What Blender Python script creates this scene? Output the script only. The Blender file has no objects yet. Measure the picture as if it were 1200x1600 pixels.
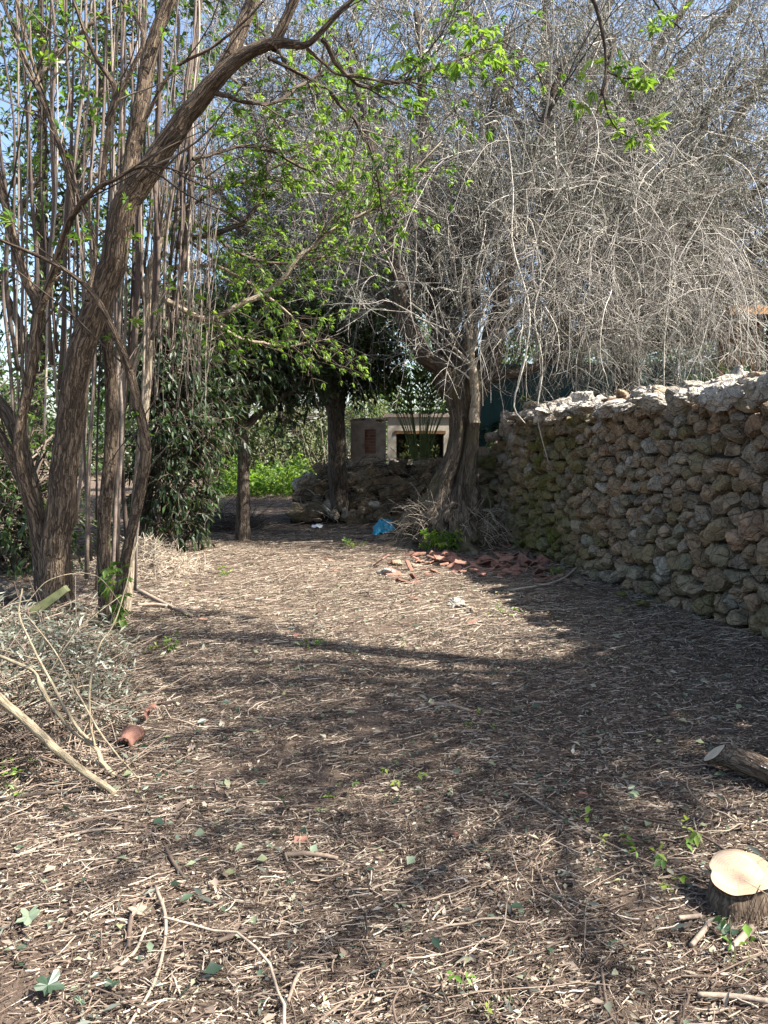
import bpy, math, random
import numpy as np
from mathutils import Vector

# ------------------------------------------------------------------ camera, sky, sun, exposure
SC = bpy.context.scene
COL = SC.collection
CAM_H = 1.55
FPX = 1202.0                      # focal length in pixels of the 1200 x 1600 frame
PITCH = math.atan(110.0 / FPX)    # horizon at row 690
cd = bpy.data.cameras.new("camera"); cam = bpy.data.objects.new("camera", cd); COL.objects.link(cam)
cd.sensor_fit = 'VERTICAL'; cd.sensor_height = 24.0; cd.lens = FPX / 1600.0 * 24.0
cd.clip_start = 0.05; cd.clip_end = 2000
cam.location = (0, 0, CAM_H); cam.rotation_euler = (math.pi / 2 - PITCH, 0, 0)
SC.camera = cam

SUN_EL, SUN_AZ = math.radians(49), math.radians(-18)     # azimuth measured from +X towards +Y
SUND = Vector((math.cos(SUN_EL) * math.cos(SUN_AZ), math.cos(SUN_EL) * math.sin(SUN_AZ), math.sin(SUN_EL)))
sl = bpy.data.lights.new("sun", 'SUN'); sl.energy = 5.0; sl.angle = math.radians(0.5); sl.color = (1.0, 0.955, 0.89)
so = bpy.data.objects.new("sun", sl); COL.objects.link(so); so.rotation_euler = SUND.to_track_quat('Z', 'Y').to_euler()
so.location = (8, 4, 14)
W = bpy.data.worlds.new("World"); SC.world = W; W.use_nodes = True
wn = W.node_tree.nodes; bg = wn.get('Background') or wn.new('ShaderNodeBackground')
sky = wn.new('ShaderNodeTexSky'); sky.sky_type = 'NISHITA'; sky.sun_disc = False
sky.sun_elevation = SUN_EL; sky.sun_rotation = math.pi / 2 - SUN_AZ
sky.air_density = 1.0; sky.dust_density = 2.0; sky.ozone_density = 1.0
W.node_tree.links.new(sky.outputs[0], bg.inputs[0]); bg.inputs[1].default_value = 0.098
SC.view_settings.view_transform = 'Standard'; SC.view_settings.look = 'None'
SC.view_settings.exposure = 1.8; SC.view_settings.gamma = 1.0
SC.cycles.max_bounces = 8; SC.cycles.diffuse_bounces = 4; SC.cycles.transmission_bounces = 4
SC.cycles.transparent_max_bounces = 8

RNG = np.random.default_rng(11)
random.seed(11)
SX, SY = SUND.x / SUND.z, SUND.y / SUND.z              # ground offset per metre of height towards the sun

# ------------------------------------------------------------------ projection helpers
CP, SP = math.cos(PITCH), math.sin(PITCH)
def pix(u, v, d):
    """world point on the ray of photo pixel (u, v) at depth y = d"""
    a, b = (u - 600) / FPX, (800 - v) / FPX
    y = CP + b * SP; z = -SP + b * CP
    return np.array([a * d / y, d, CAM_H + z * d / y])
def gz(x, y):
    return (0.025 * np.sin(1.3 * x + 0.4) * np.sin(0.9 * y + 1.0) + 0.012 * np.sin(3.1 * x + 1.9 * y)
            + 0.03 * np.sin(0.35 * y - 1.0) - 0.02)
def gp(u, v):
    """ground point under a photo pixel"""
    a, b = (u - 600) / FPX, (800 - v) / FPX
    y = CP + b * SP; z = -SP + b * CP
    t = -CAM_H / z
    X, Y = a * t, y * t
    return np.array([X, Y, float(gz(X, Y))])

# ------------------------------------------------------------------ numpy mesh helpers
def nrm(a):
    return a / np.maximum(np.linalg.norm(a, axis=-1, keepdims=True), 1e-9)
def hsh(i, j, k, s):
    h = (i * 374761393 + j * 668265263 + k * 2147483647 + s * 974634777) & 0xffffffff
    h = ((h ^ (h >> 13)) * 1274126177) & 0xffffffff
    return ((h ^ (h >> 16)) & 0xffff) / 65535.0
def vnoise(p, s=0):
    p = np.asarray(p, float); f = np.floor(p); i = f.astype(np.int64); t = p - f; t = t * t * (3 - 2 * t)
    o = 0
    for a in (0, 1):
        for b in (0, 1):
            for c in (0, 1):
                w = (t[..., 0] if a else 1 - t[..., 0]) * (t[..., 1] if b else 1 - t[..., 1]) * (t[..., 2] if c else 1 - t[..., 2])
                o = o + w * hsh(i[..., 0] + a, i[..., 1] + b, i[..., 2] + c, s)
    return o * 2 - 1
def fbm(p, s=0, o=3):
    r = 0; a = 1.0
    p = np.asarray(p, float)
    for k in range(o):
        r = r + a * vnoise(p * (2.03 ** k), s + k); a *= 0.5
    return r

class Acc:
    def __init__(self):
        self.V = []; self.F = {3: [], 4: []}; self.A = []; self.C = []; self.n = 0
    def add(self, V, quads=None, tris=None, rc=(0.5, 0, 0), tco=None):
        V = np.asarray(V, np.float32).reshape(-1, 3); m = len(V)
        if quads is not None and len(quads): self.F[4].append(np.asarray(quads, np.int32).reshape(-1, 4) + self.n)
        if tris is not None and len(tris): self.F[3].append(np.asarray(tris, np.int32).reshape(-1, 3) + self.n)
        rc = np.asarray(rc, np.float32)
        if rc.ndim == 1 and rc.shape[0] == 3: rc = np.broadcast_to(rc, (m, 3))
        self.A.append(rc); self.C.append(V * 1.0 if tco is None else np.asarray(tco, np.float32).reshape(-1, 3))
        self.V.append(V); self.n += m
    def build(self, name, mat, parent=None, smooth=True, tco=False):
        me = bpy.data.meshes.new(name)
        V = np.concatenate(self.V); A = np.concatenate(self.A)
        q = np.concatenate(self.F[4]) if self.F[4] else np.zeros((0, 4), np.int32)
        t = np.concatenate(self.F[3]) if self.F[3] else np.zeros((0, 3), np.int32)
        o = bpy.data.objects.new(name, me); COL.objects.link(o)
        off = np.zeros(3, np.float32)
        if parent is not None:
            o.parent = parent; off = np.array(parent.location, np.float32)
        else:
            mn, mx = V.min(0), V.max(0); off = np.array([(mn[0] + mx[0]) / 2, (mn[1] + mx[1]) / 2, mn[2]], np.float32); o.location = off.tolist()
        me.vertices.add(len(V)); me.vertices.foreach_set('co', (V - off).astype(np.float32).ravel())
        nl = q.size + t.size
        me.loops.add(nl); me.loops.foreach_set('vertex_index', np.concatenate([q.ravel(), t.ravel()]).astype(np.int32))
        me.polygons.add(len(q) + len(t))
        ls = np.concatenate([np.arange(len(q)) * 4, q.size + np.arange(len(t)) * 3]).astype(np.int32)
        me.polygons.foreach_set('loop_start', ls)
        me.polygons.foreach_set('use_smooth', np.full(len(q) + len(t), smooth, dtype=bool))
        at = me.attributes.new('rc', 'FLOAT_COLOR', 'POINT')
        buf = np.ones((len(V), 4), np.float32); buf[:, :3] = A; at.data.foreach_set('color', buf.ravel())
        if tco:
            ac = me.attributes.new('tco', 'FLOAT_VECTOR', 'POINT'); ac.data.foreach_set('vector', np.concatenate(self.C).astype(np.float32).ravel())
        me.update(calc_edges=True)
        me.materials.append(mat)
        return o

def grid_faces(n, k, s, closed=True):
    """quads for n tubes of k rings with s sides"""
    i = np.arange(k - 1)[:, None]; j = np.arange(s if closed else s - 1)[None, :]
    a = i * s + j; b = i * s + (j + 1) % s; c = (i + 1) * s + (j + 1) % s; d = (i + 1) * s + j
    q = np.stack([a, b, c, d], -1).reshape(-1, 4)
    return (q[None] + (np.arange(n) * k * s)[:, None, None]).reshape(-1, 4)
def tubes(acc, P, R, sides=3, rc=None, cap=False):
    P = np.asarray(P, float); N, K, _ = P.shape; R = np.broadcast_to(np.asarray(R, float), (N, K))
    T = nrm(np.gradient(P, axis=1)); av = nrm(T.mean(1))
    ref = np.where(np.abs(av[:, 2:3]) < 0.8, np.array([[0, 0, 1.0]]), np.array([[1.0, 0, 0]]))[:, None, :]
    n1 = nrm(np.cross(T, np.broadcast_to(ref, T.shape))); n2 = np.cross(T, n1)
    th = np.arange(sides) * 2 * math.pi / sides
    V = P[:, :, None] + R[:, :, None, None] * (np.cos(th)[:, None] * n1[:, :, None] + np.sin(th)[:, None] * n2[:, :, None])
    if rc is None: rc = np.stack([RNG.random(N), RNG.random(N), RNG.random(N)], 1)
    rc = np.asarray(rc, float)
    if rc.ndim == 1: rc = np.broadcast_to(rc, (N, 3))
    A = np.repeat(rc, K * sides, axis=0)
    base = acc.n
    acc.add(V, quads=grid_faces(N, K, sides), rc=A)
    if cap:
        for e, rev in ((0, True), (K - 1, False)):
            idx = (np.arange(N)[:, None] * K * sides + e * sides + np.arange(sides)[None]) + base
            cen = P[:, e]
            c0 = acc.n
            acc.add(cen, rc=rc)
            ci = c0 + np.arange(N)
            tr = np.stack([np.repeat(ci[:, None], sides, 1), idx, np.roll(idx, -1, 1)], -1).reshape(-1, 3)
            if rev: tr = tr[:, ::-1]
            acc.F[3].append(tr.astype(np.int32))
def catmull(P, k):
    P = np.asarray(P, float); n = len(P)
    Q = np.vstack([2 * P[0] - P[1], P, 2 * P[-1] - P[-2]])
    t = np.linspace(0, n - 1 - 1e-6, k); i = t.astype(int); f = (t - i)[:, None]
    a, b, c, d = Q[i], Q[i + 1], Q[i + 2], Q[i + 3]
    return 0.5 * ((2 * b) + (c - a) * f + (2 * a - 5 * b + 4 * c - d) * f ** 2 + (3 * b - a - 3 * c + d) * f ** 3)
def limb(acc, ctrl, k=24, sides=14, rough=0.08, seed=0, cap=True, rnd=0.5, gnarl=0.0):
    """bark covered limb through control points (x, y, z, radius) with its own bark coordinates"""
    C = catmull(ctrl, k); P = C[:, :3].copy(); R = np.maximum(C[:, 3], 0.002)
    if gnarl: P += gnarl * R[:, None] * np.stack([fbm(np.c_[np.arange(k) * 0.35, np.full(k, seed * 3.1 + q), np.zeros(k)], seed + q) for q in range(3)], 1)
    T = nrm(np.gradient(P, axis=0)); av = nrm(T.mean(0))
    ref = np.array([0, 1.0, 0]) if abs(av[1]) < 0.8 else np.array([1.0, 0, 0])
    n1 = nrm(np.cross(T, ref)); n2 = np.cross(T, n1)
    th = np.arange(sides) * 2 * math.pi / sides
    s = np.r_[0, np.cumsum(np.linalg.norm(np.diff(P, axis=0), axis=1))]
    cth = np.stack([np.broadcast_to(np.cos(th), (k, sides)), np.broadcast_to(np.sin(th), (k, sides)), np.broadcast_to(s[:, None], (k, sides))], -1)
    nz = fbm(np.stack([cth[..., 0] * 1.3 + seed, cth[..., 1] * 1.3, cth[..., 2] * 2.2], -1), seed) * rough
    RR = R[:, None] * (1 + nz)
    V = P[:, None] + RR[..., None] * (np.cos(th)[None, :, None] * n1[:, None] + np.sin(th)[None, :, None] * n2[:, None])
    tco = np.stack([cth[..., 0] * R.mean(), cth[..., 1] * R.mean(), s[:, None] * np.ones(sides)], -1) + seed * 1.7
    b = acc.n
    acc.add(V, quads=grid_faces(1, k, sides), rc=(rnd, 0, 0), tco=tco)
    if cap:
        c0 = acc.n
        acc.add(P[-1:] , rc=(rnd, 1, 0), tco=tco[-1, :1])
        r = b + (k - 1) * sides + np.arange(sides)
        acc.F[3].append(np.stack([np.full(sides, c0), r, np.roll(r, -1)], -1).astype(np.int32))
    return P, R
def slim(pts, s=0.77):
    """widths measured across the photo row, turned into widths square to the stem"""
    o = []
    for k, p in enumerate(pts):
        a, b = pts[max(k - 1, 0)], pts[min(k + 1, len(pts) - 1)]
        q = abs(b[1] - a[1]) / max(math.hypot(b[0] - a[0], b[1] - a[1]), 1e-6)
        o.append((p[0], p[1], p[2] * s * max(q, 0.66), *p[3:]))
    return o
def pl(pts, d=None, s=1.0):
    """photo polyline (u, v, width px[, depth]) to control points with radius"""
    o = []
    for p in pts:
        dd = p[3] if len(p) > 3 else d
        q = pix(p[0], p[1], dd); o.append([q[0], q[1], q[2], 0.5 * p[2] * dd / FPX * s])
    return o
def resample(P, k):
    P = np.asarray(P, float); i = np.linspace(0, len(P) - 1, k); a = np.floor(i).astype(int); b = np.minimum(a + 1, len(P) - 1); f = (i - a)[:, None]
    return P[a] * (1 - f) + P[b] * f
def sprout(P, n, length, ang=(0.5, 1.1), bias=(0, 0, 0), droop=0.0, wig=0.15, K=5, t=(0.15, 1.0), rng=None):
    """n child paths growing from parent paths P (N, k, 3)"""
    rng = rng or RNG
    P = np.asarray(P, float); N, k, _ = P.shape
    L = np.linalg.norm(np.diff(P, axis=1), axis=2).sum(1)
    idx = rng.choice(N, n, p=L / L.sum())
    tt = (t[0] + (t[1] - t[0]) * rng.random(n)) * (k - 1.001); i = tt.astype(int); f = (tt - i)[:, None]
    p0 = P[idx, i] * (1 - f) + P[idx, i + 1] * f
    T = nrm(P[idx, i + 1] - P[idx, i])
    r = rng.normal(size=(n, 3)); perp = nrm(r - (r * T).sum(1, keepdims=True) * T)
    a = (ang[0] + (ang[1] - ang[0]) * rng.random(n))[:, None]
    D = nrm(np.cos(a) * T + np.sin(a) * perp + np.asarray(bias))
    ln = length[0] + (length[1] - length[0]) * rng.random(n) ** 1.4
    out = np.zeros((n, K, 3)); out[:, 0] = p0; st = (ln / (K - 1))[:, None]
    for j in range(1, K):
        out[:, j] = out[:, j - 1] + D * st
        D = nrm(D + wig * rng.normal(size=(n, 3)) + np.array([0, 0, -droop]))
    return out
def taper(n, K, r0, r1, rng=None):
    rng = rng or RNG
    r = (r0 * (0.7 + 0.6 * rng.random(n)))[:, None]
    return r * np.linspace(1, r1 / r0, K)[None]
def leaves(acc, p, d, ln, wd, fold=0.25, rc=None, droop=0.0, up=None):
    """leaf blades: a folded, pointed blade (6 vertices) for each point p growing along d"""
    p = np.asarray(p, float); n = len(p); d = nrm(np.asarray(d, float))
    r = RNG.normal(size=(n, 3)) if up is None else np.asarray(up) + 0.5 * RNG.normal(size=(n, 3))
    side = nrm(np.cross(d, r)); nor = np.cross(side, d)
    ln = np.broadcast_to(ln, (n,))[:, None]; wd = np.broadcast_to(wd, (n,))[:, None]
    g = np.array([0, 0, -1.0])
    m = p + d * ln * 0.45; t = p + d * ln + g * ln * droop
    V = np.stack([p, m + side * wd * 0.5 + nor * wd * fold, t, m - side * wd * 0.5 + nor * wd * fold], 1)
    if rc is None: rc = np.stack([RNG.random(n), RNG.random(n), RNG.random(n)], 1)
    b = np.arange(n)[:, None] * 4
    acc.add(V, tris=np.concatenate([b + [0, 1, 2], b + [0, 2, 3]], 0), rc=np.repeat(rc, 4, 0))
def along(P, n, rng=None, t=(0.1, 1)):
    rng = rng or RNG
    P = np.asarray(P, float); N, k, _ = P.shape
    idx = rng.integers(0, N, n); tt = (t[0] + (t[1] - t[0]) * rng.random(n)) * (k - 1.001); i = tt.astype(int); f = (tt - i)[:, None]
    return P[idx, i] * (1 - f) + P[idx, i + 1] * f, nrm(P[idx, i + 1] - P[idx, i]), idx
def rdir(n, zs=1.0):
    v = RNG.normal(size=(n, 3)); v[:, 2] *= zs
    return nrm(v)
def sprays(acc, p, d, size=0.13, nl=5, width=0.34, rc=None, droop=0.25):
    """compound leaves: nl leaflets fanning from each point"""
    n = len(p); d = nrm(np.asarray(d, float)); side = nrm(np.cross(d, np.array([0, 0, 1.0]) + 0.4 * RNG.normal(size=(n, 3))))
    sz = size * (0.6 + 0.8 * RNG.random(n))
    if rc is None: rc = np.stack([RNG.random(n), RNG.random(n), RNG.random(n)], 1)
    for k in range(nl):
        a = (k - (nl - 1) / 2) * (2.1 / max(nl - 1, 1)); fr = 1 - abs(a) / 2.6
        dd = nrm(math.cos(a) * d + math.sin(a) * side + np.array([0, 0, -0.25]) + 0.15 * RNG.normal(size=(n, 3)))
        leaves(acc, p + d * (sz * 0.55 * fr)[:, None], dd, sz * (0.5 + 0.35 * fr), sz * width * (0.6 + 0.4 * fr), 0.12, rc, droop, up=np.array([0, 0, 1.0]))

def rock(seed, n=14, m=9, rough=0.16, boxy=0.75):
    n, m, rough = int(n * 1.5), int(m * 1.5), rough * 1.25
    """an angular stone of unit half-size: rounded box cut by random planes and roughened"""
    rg = np.random.default_rng(seed)
    th = np.arange(n) * 2 * math.pi / n; ph = np.linspace(-math.pi / 2, math.pi / 2, m)
    D = np.stack([np.cos(ph)[:, None] * np.cos(th), np.cos(ph)[:, None] * np.sin(th), np.sin(ph)[:, None] * np.ones(n)], -1)
    e = 2 + 5 * boxy
    r = 1 / (np.abs(D) ** e).sum(-1) ** (1 / e)
    for _ in range(13):
        nn = nrm(rg.normal(size=3)); h = 0.58 + 0.42 * rg.random(); c = D @ nn
        r = np.where(c > 0.05, np.minimum(r, h / np.maximum(c, 0.05)), r)
    r = r * (1 + rough * fbm(D * 2.1 + seed, seed, 2) + 0.45 * rough * fbm(D * 6.5 + seed, seed + 3, 2))
    return (D * r[..., None]).reshape(-1, 3), grid_faces(1, m, n)
def place(V, loc, scale, rot=(0, 0, 0)):
    cx, sx = math.cos(rot[0]), math.sin(rot[0]); cy, sy = math.cos(rot[1]), math.sin(rot[1]); cz, sz = math.cos(rot[2]), math.sin(rot[2])
    M = np.array([[cz, -sz, 0], [sz, cz, 0], [0, 0, 1]]) @ np.array([[cy, 0, sy], [0, 1, 0], [-sy, 0, cy]]) @ np.array([[1, 0, 0], [0, cx, -sx], [0, sx, cx]])
    return (V * np.asarray(scale)) @ M.T + np.asarray(loc)
def box(acc, lo, hi, rc=(0.5, 0, 0)):
    x0, y0, z0 = lo; x1, y1, z1 = hi
    f = [((x0, y0, z0), (x1, y0, z0), (x1, y0, z1), (x0, y0, z1)), ((x1, y1, z0), (x0, y1, z0), (x0, y1, z1), (x1, y1, z1)),
         ((x0, y1, z0), (x0, y0, z0), (x0, y0, z1), (x0, y1, z1)), ((x1, y0, z0), (x1, y1, z0), (x1, y1, z1), (x1, y0, z1)),
         ((x0, y0, z1), (x1, y0, z1), (x1, y1, z1), (x0, y1, z1)), ((x0, y1, z0), (x1, y1, z0), (x1, y0, z0), (x0, y0, z0))]
    for q in f: acc.add(np.array(q), quads=[[0, 1, 2, 3]], rc=rc)

# ------------------------------------------------------------------ names and labels
def tag(o, label, cat, group=None, kind=None):
    if label: o['label'] = label
    if cat: o['category'] = cat
    if group: o['group'] = group
    if kind: o['kind'] = kind
    return o
def thing(name, loc, label, cat, group=None):
    o = bpy.data.objects.new(name, None); COL.objects.link(o); o.location = [float(q) for q in loc]; o.empty_display_size = 0.1
    return tag(o, label, cat, group)
def dup(o, loc, rz=0.0, scale=1.0, label=None):
    c = o.copy(); COL.objects.link(c); c.location = [float(q) for q in loc]; c.rotation_euler = (0, 0, rz)
    c.scale = (scale,) * 3
    if label: c['label'] = label
    for ch in list(o.children):
        d = ch.copy(); COL.objects.link(d); d.parent = c
    return c

# ------------------------------------------------------------------ materials
class NT:
    def __init__(self, name, rough=0.85, spec=0.3):
        self.m = bpy.data.materials.new(name); self.m.use_nodes = True; self.t = self.m.node_tree; self.n = self.t.nodes
        self.b = self.n['Principled BSDF']; self.b.inputs['Roughness'].default_value = rough
        self.b.inputs['Specular IOR Level'].default_value = spec
        self.out = self.n['Material Output']
    def new(self, t, **kw):
        x = self.n.new(t)
        for k, v in kw.items(): setattr(x, k, v)
        return x
    def link(self, a, b): self.t.links.new(a, b)
    def attr(self, nm='rc'):
        return self.new('ShaderNodeAttribute', attribute_name=nm)
    def rgb(self):
        s = self.new('ShaderNodeSeparateColor'); self.link(self.attr().outputs['Color'], s.inputs[0]); return s
    def pos(self): return self.new('ShaderNodeNewGeometry').outputs['Position']
    def noise(self, co, scale, detail=5, rough=0.6, dist=0.0):
        x = self.new('ShaderNodeTexNoise'); x.inputs['Scale'].default_value = scale; x.inputs['Detail'].default_value = detail
        x.inputs['Roughness'].default_value = rough; x.inputs['Distortion'].default_value = dist
        if co is not None: self.link(co, x.inputs['Vector'])
        return x.outputs['Fac']
    def ramp(self, f, stops):
        r = self.new('ShaderNodeValToRGB'); e = r.color_ramp.elements
        while len(e) < len(stops): e.new(0.5)
        for k, (p, c) in enumerate(stops):
            e[k].position = p; e[k].color = (c[0], c[1], c[2], 1) if not isinstance(c, (int, float)) else (c, c, c, 1)
        self.link(f, r.inputs[0]); return r.outputs[0]
    def mix(self, f, a, b, mode='MIX'):
        x = self.new('ShaderNodeMix', data_type='RGBA', blend_type=mode)
        for s, v in ((x.inputs[0], f), (x.inputs[6], a), (x.inputs[7], b)):
            if hasattr(v, 'is_output'): self.link(v, s)
            else: s.default_value = v if isinstance(v, (int, float)) else (*v, 1)
        return x.outputs[2]
    def math(self, op, a, b=0.0, clamp=False):
        x = self.new('ShaderNodeMath', operation=op, use_clamp=clamp)
        for s, v in ((x.inputs[0], a), (x.inputs[1], b)):
            if hasattr(v, 'is_output'): self.link(v, s)
            else: s.default_value = v
        return x.outputs[0]
    def scaled(self, co, sc):
        x = self.new('ShaderNodeMapping'); x.inputs['Scale'].default_value = sc; self.link(co, x.inputs['Vector']); return x.outputs[0]
    def bump(self, h, strength=0.5, dist=0.02):
        x = self.new('ShaderNodeBump'); x.inputs['Strength'].default_value = strength; x.inputs['Distance'].default_value = dist
        self.link(h, x.inputs['Height']); self.link(x.outputs[0], self.b.inputs['Normal'])
    def color(self, c):
        if hasattr(c, 'is_output'): self.link(c, self.b.inputs['Base Color'])
        else: self.b.inputs['Base Color'].default_value = (*c, 1)

def mat_bark(name, dark, mid, light, sc=1.0, strength=0.9, dist=0.02, lichen=None, cut=(0.45, 0.33, 0.2)):
    k = NT(name, 0.9, 0.2); co = k.attr('tco').outputs['Vector']
    st = k.scaled(co, (sc, sc, sc * 0.13)); n0 = k.noise(co, 9 * sc, 3)
    wv = k.new('ShaderNodeVectorMath', operation='ADD'); k.link(st, wv.inputs[0])
    nc = k.new('ShaderNodeTexNoise'); nc.inputs['Scale'].default_value = 14 * sc; nc.inputs['Detail'].default_value = 3; k.link(co, nc.inputs['Vector'])
    vs = k.new('ShaderNodeVectorMath', operation='SCALE'); vs.inputs['Scale'].default_value = 0.022; k.link(nc.outputs['Color'], vs.inputs[0]); k.link(vs.outputs[0], wv.inputs[1])
    n1 = k.noise(wv.outputs[0], 70, 6, 0.7); n2 = k.noise(co, 3.0 * sc, 3)
    def fis(scale, w):
        q = k.noise(wv.outputs[0], scale, 2, 0.5)
        return k.math('MINIMUM', k.math('MULTIPLY', k.math('ABSOLUTE', k.math('SUBTRACT', q, 0.5)), w), 1.0)
    ridge = k.math('MULTIPLY', fis(30, 16), k.math('ADD', k.math('MULTIPLY', fis(52, 11), 0.6), 0.4))
    h = k.math('ADD', k.math('MULTIPLY', ridge, 0.6), k.math('MULTIPLY', n1, 0.5))
    c = k.ramp(h, [(0.15, dark), (0.55, mid), (0.98, light)])
    if lichen is not None: c = k.mix(k.ramp(n2, [(0.5, 0), (0.68, 0.8)]), c, lichen)
    s = k.rgb(); c = k.mix(s.outputs[1], c, cut)
    c = k.mix(k.math('MULTIPLY', k.math('SUBTRACT', s.outputs[0], 0.5), 0.7, False), c, light)
    k.color(c); k.bump(h, strength, dist); return k.m
def mat_twig(name, stops, rough=0.8):
    k = NT(name, rough, 0.25); s = k.rgb()
    c = k.ramp(s.outputs[0], stops); n = k.noise(k.pos(), 60, 4)
    c = k.mix(0.6, c, k.mix(1.0, c, k.ramp(n, [(0.3, 0.45), (0.7, 1.35)]), 'MULTIPLY'))
    k.color(c); return k.m
def mat_leaf(name, stops, trans=0.4, tcol=(1.4, 1.5, 0.6), rough=0.45, spec=0.4):
    k = NT(name, rough, spec); s = k.rgb(); c = k.ramp(s.outputs[0], stops)
    k.color(c)
    tr = k.new('ShaderNodeBsdfTranslucent'); k.link(k.mix(1.0, c, tcol, 'MULTIPLY'), tr.inputs[0])
    mx = k.new('ShaderNodeMixShader'); mx.inputs[0].default_value = trans
    k.link(k.b.outputs[0], mx.inputs[1]); k.link(tr.outputs[0], mx.inputs[2]); k.link(mx.outputs[0], k.out.inputs[0]); return k.m
def mat_plain(name, a, b, sc=20, rough=0.8, spec=0.3, bump=0.3, dist=0.004):
    k = NT(name, rough, spec); n = k.noise(k.pos(), sc, 6, 0.65); c = k.ramp(n, [(0.3, a), (0.7, b)])
    s = k.rgb(); c = k.mix(0.55, c, k.mix(1.0, c, k.ramp(s.outputs[0], [(0, 0.45), (1, 1.4)]), 'MULTIPLY'))
    k.color(c); k.bump(n, bump, dist); return k.m

def mat_stone(name):
    k = NT(name, 0.92, 0.2); p = k.pos(); s = k.rgb()
    base = k.ramp(s.outputs[0], [(0.0, (0.32, 0.275, 0.22)), (0.2, (0.43, 0.345, 0.245)), (0.42, (0.48, 0.355, 0.24)), (0.55, (0.44, 0.39, 0.31)), (0.75, (0.48, 0.33, 0.225)), (0.88, (0.45, 0.36, 0.25)), (0.93, (0.50, 0.46, 0.39)), (1.0, (0.62, 0.585, 0.53))])
    n1 = k.noise(p, 7, 6, 0.65, 0.6); n2 = k.noise(p, 34, 6, 0.7); n3 = k.noise(p, 2.4, 4)
    c = k.mix(0.9, base, k.mix(1.0, base, k.ramp(n1, [(0.3, (0.38, 0.35, 0.33)), (0.5, (0.95, 0.92, 0.88)), (0.72, (1.6, 1.52, 1.4))]), 'MULTIPLY'))
    c = k.mix(k.ramp(n2, [(0.55, 0), (0.66, 0.65)]), c, (0.10, 0.08, 0.06))  # shade of the pits put into the colour, as the bump shows little
    vo = k.new('ShaderNodeTexVoronoi', feature='DISTANCE_TO_EDGE'); vo.inputs['Scale'].default_value = 9; k.link(p, vo.inputs['Vector'])
    c = k.mix(k.ramp(vo.outputs['Distance'], [(0.0, 0.3), (0.03, 0)]), c, (0.10, 0.08, 0.06))
    c = k.mix(k.ramp(k.noise(p, 13, 4), [(0.6, 0), (0.72, 0.5)]), c, (0.55, 0.5, 0.43))
    moss = k.math('MULTIPLY', s.outputs[1], k.ramp(k.math('ADD', k.math('MULTIPLY', n1, 0.6), k.math('MULTIPLY', n3, 0.5)), [(0.38, 0), (0.6, 1)]), True)
    c = k.mix(moss, c, k.mix(n2, (0.10, 0.115, 0.024), (0.22, 0.215, 0.06)))
    k.color(c); k.bump(k.math('ADD', k.math('ADD', k.math('MULTIPLY', n2, 1.1), n1), k.math('MINIMUM', k.math('MULTIPLY', vo.outputs['Distance'], 6.0), 0.4)), 1.0, 0.06); return k.m

M = {}
M['elder'] = mat_bark('elder_bark', (0.022, 0.015, 0.010), (0.082, 0.058, 0.039), (0.21, 0.155, 0.105), 1.0, 1.0, 0.02)
M['pale_bark'] = mat_bark('pale_bark', (0.09, 0.07, 0.05), (0.25, 0.2, 0.14), (0.42, 0.35, 0.25), 1.2, 0.7, 0.01)
M['olive_bark'] = mat_bark('olive_bark', (0.035, 0.027, 0.02), (0.115, 0.09, 0.065), (0.20, 0.162, 0.12), 0.7, 0.9, 0.03, lichen=(0.13, 0.115, 0.055))
M['olive_limb'] = mat_bark('olive_limb_bark', (0.03, 0.023, 0.018), (0.085, 0.066, 0.05), (0.16, 0.13, 0.10), 0.7, 0.9, 0.03)
M['dark_bark'] = mat_bark('dark_bark', (0.02, 0.016, 0.012), (0.07, 0.055, 0.04), (0.14, 0.11, 0.085), 0.9, 0.8, 0.02)
M['shoot'] = mat_twig('shoot_bark', [(0, (0.06, 0.044, 0.035)), (0.5, (0.135, 0.10, 0.08)), (0.85, (0.24, 0.195, 0.155)), (1, (0.38, 0.32, 0.25))])
M['grey_twig'] = mat_twig('grey_twig', [(0, (0.04, 0.035, 0.033)), (0.4, (0.15, 0.136, 0.12)), (0.75, (0.34, 0.31, 0.265)), (1, (0.58, 0.53, 0.44))])
M['dark_twig'] = mat_twig('dark_twig', [(0, (0.035, 0.027, 0.02)), (0.6, (0.09, 0.068, 0.05)), (1, (0.2, 0.16, 0.12))])
M['litter'] = mat_twig('litter_twig', [(0, (0.045, 0.032, 0.024)), (0.3, (0.128, 0.092, 0.068)), (0.6, (0.245, 0.185, 0.136)), (0.85, (0.38, 0.303, 0.228)), (1, (0.51, 0.44, 0.35))])
M['straw'] = mat_twig('straw', [(0, (0.2, 0.15, 0.11)), (0.5, (0.42, 0.34, 0.255)), (1, (0.62, 0.54, 0.42))])
M['dry_leaf'] = mat_leaf('dry_leaf', [(0, (0.06, 0.045, 0.035)), (0.35, (0.19, 0.14, 0.105)), (0.6, (0.34, 0.265, 0.2)), (0.8, (0.2, 0.21, 0.14)), (1, (0.5, 0.44, 0.35))], 0.15, (1.2, 1.0, 0.8), 0.7, 0.2)
M['green_fallen'] = mat_leaf('green_fallen', [(0, (0.022, 0.042, 0.024)), (0.5, (0.055, 0.085, 0.05)), (0.8, (0.19, 0.235, 0.15)), (1, (0.33, 0.33, 0.15))], 0.2, (1.2, 1.3, 0.8), 0.4, 0.5)
M['elder_leaf'] = mat_leaf('elder_leaf', [(0, (0.045, 0.09, 0.018)), (0.5, (0.105, 0.185, 0.034)), (1, (0.20, 0.28, 0.06))], 0.5, (1.5, 1.6, 0.7), 0.45, 0.4)
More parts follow.
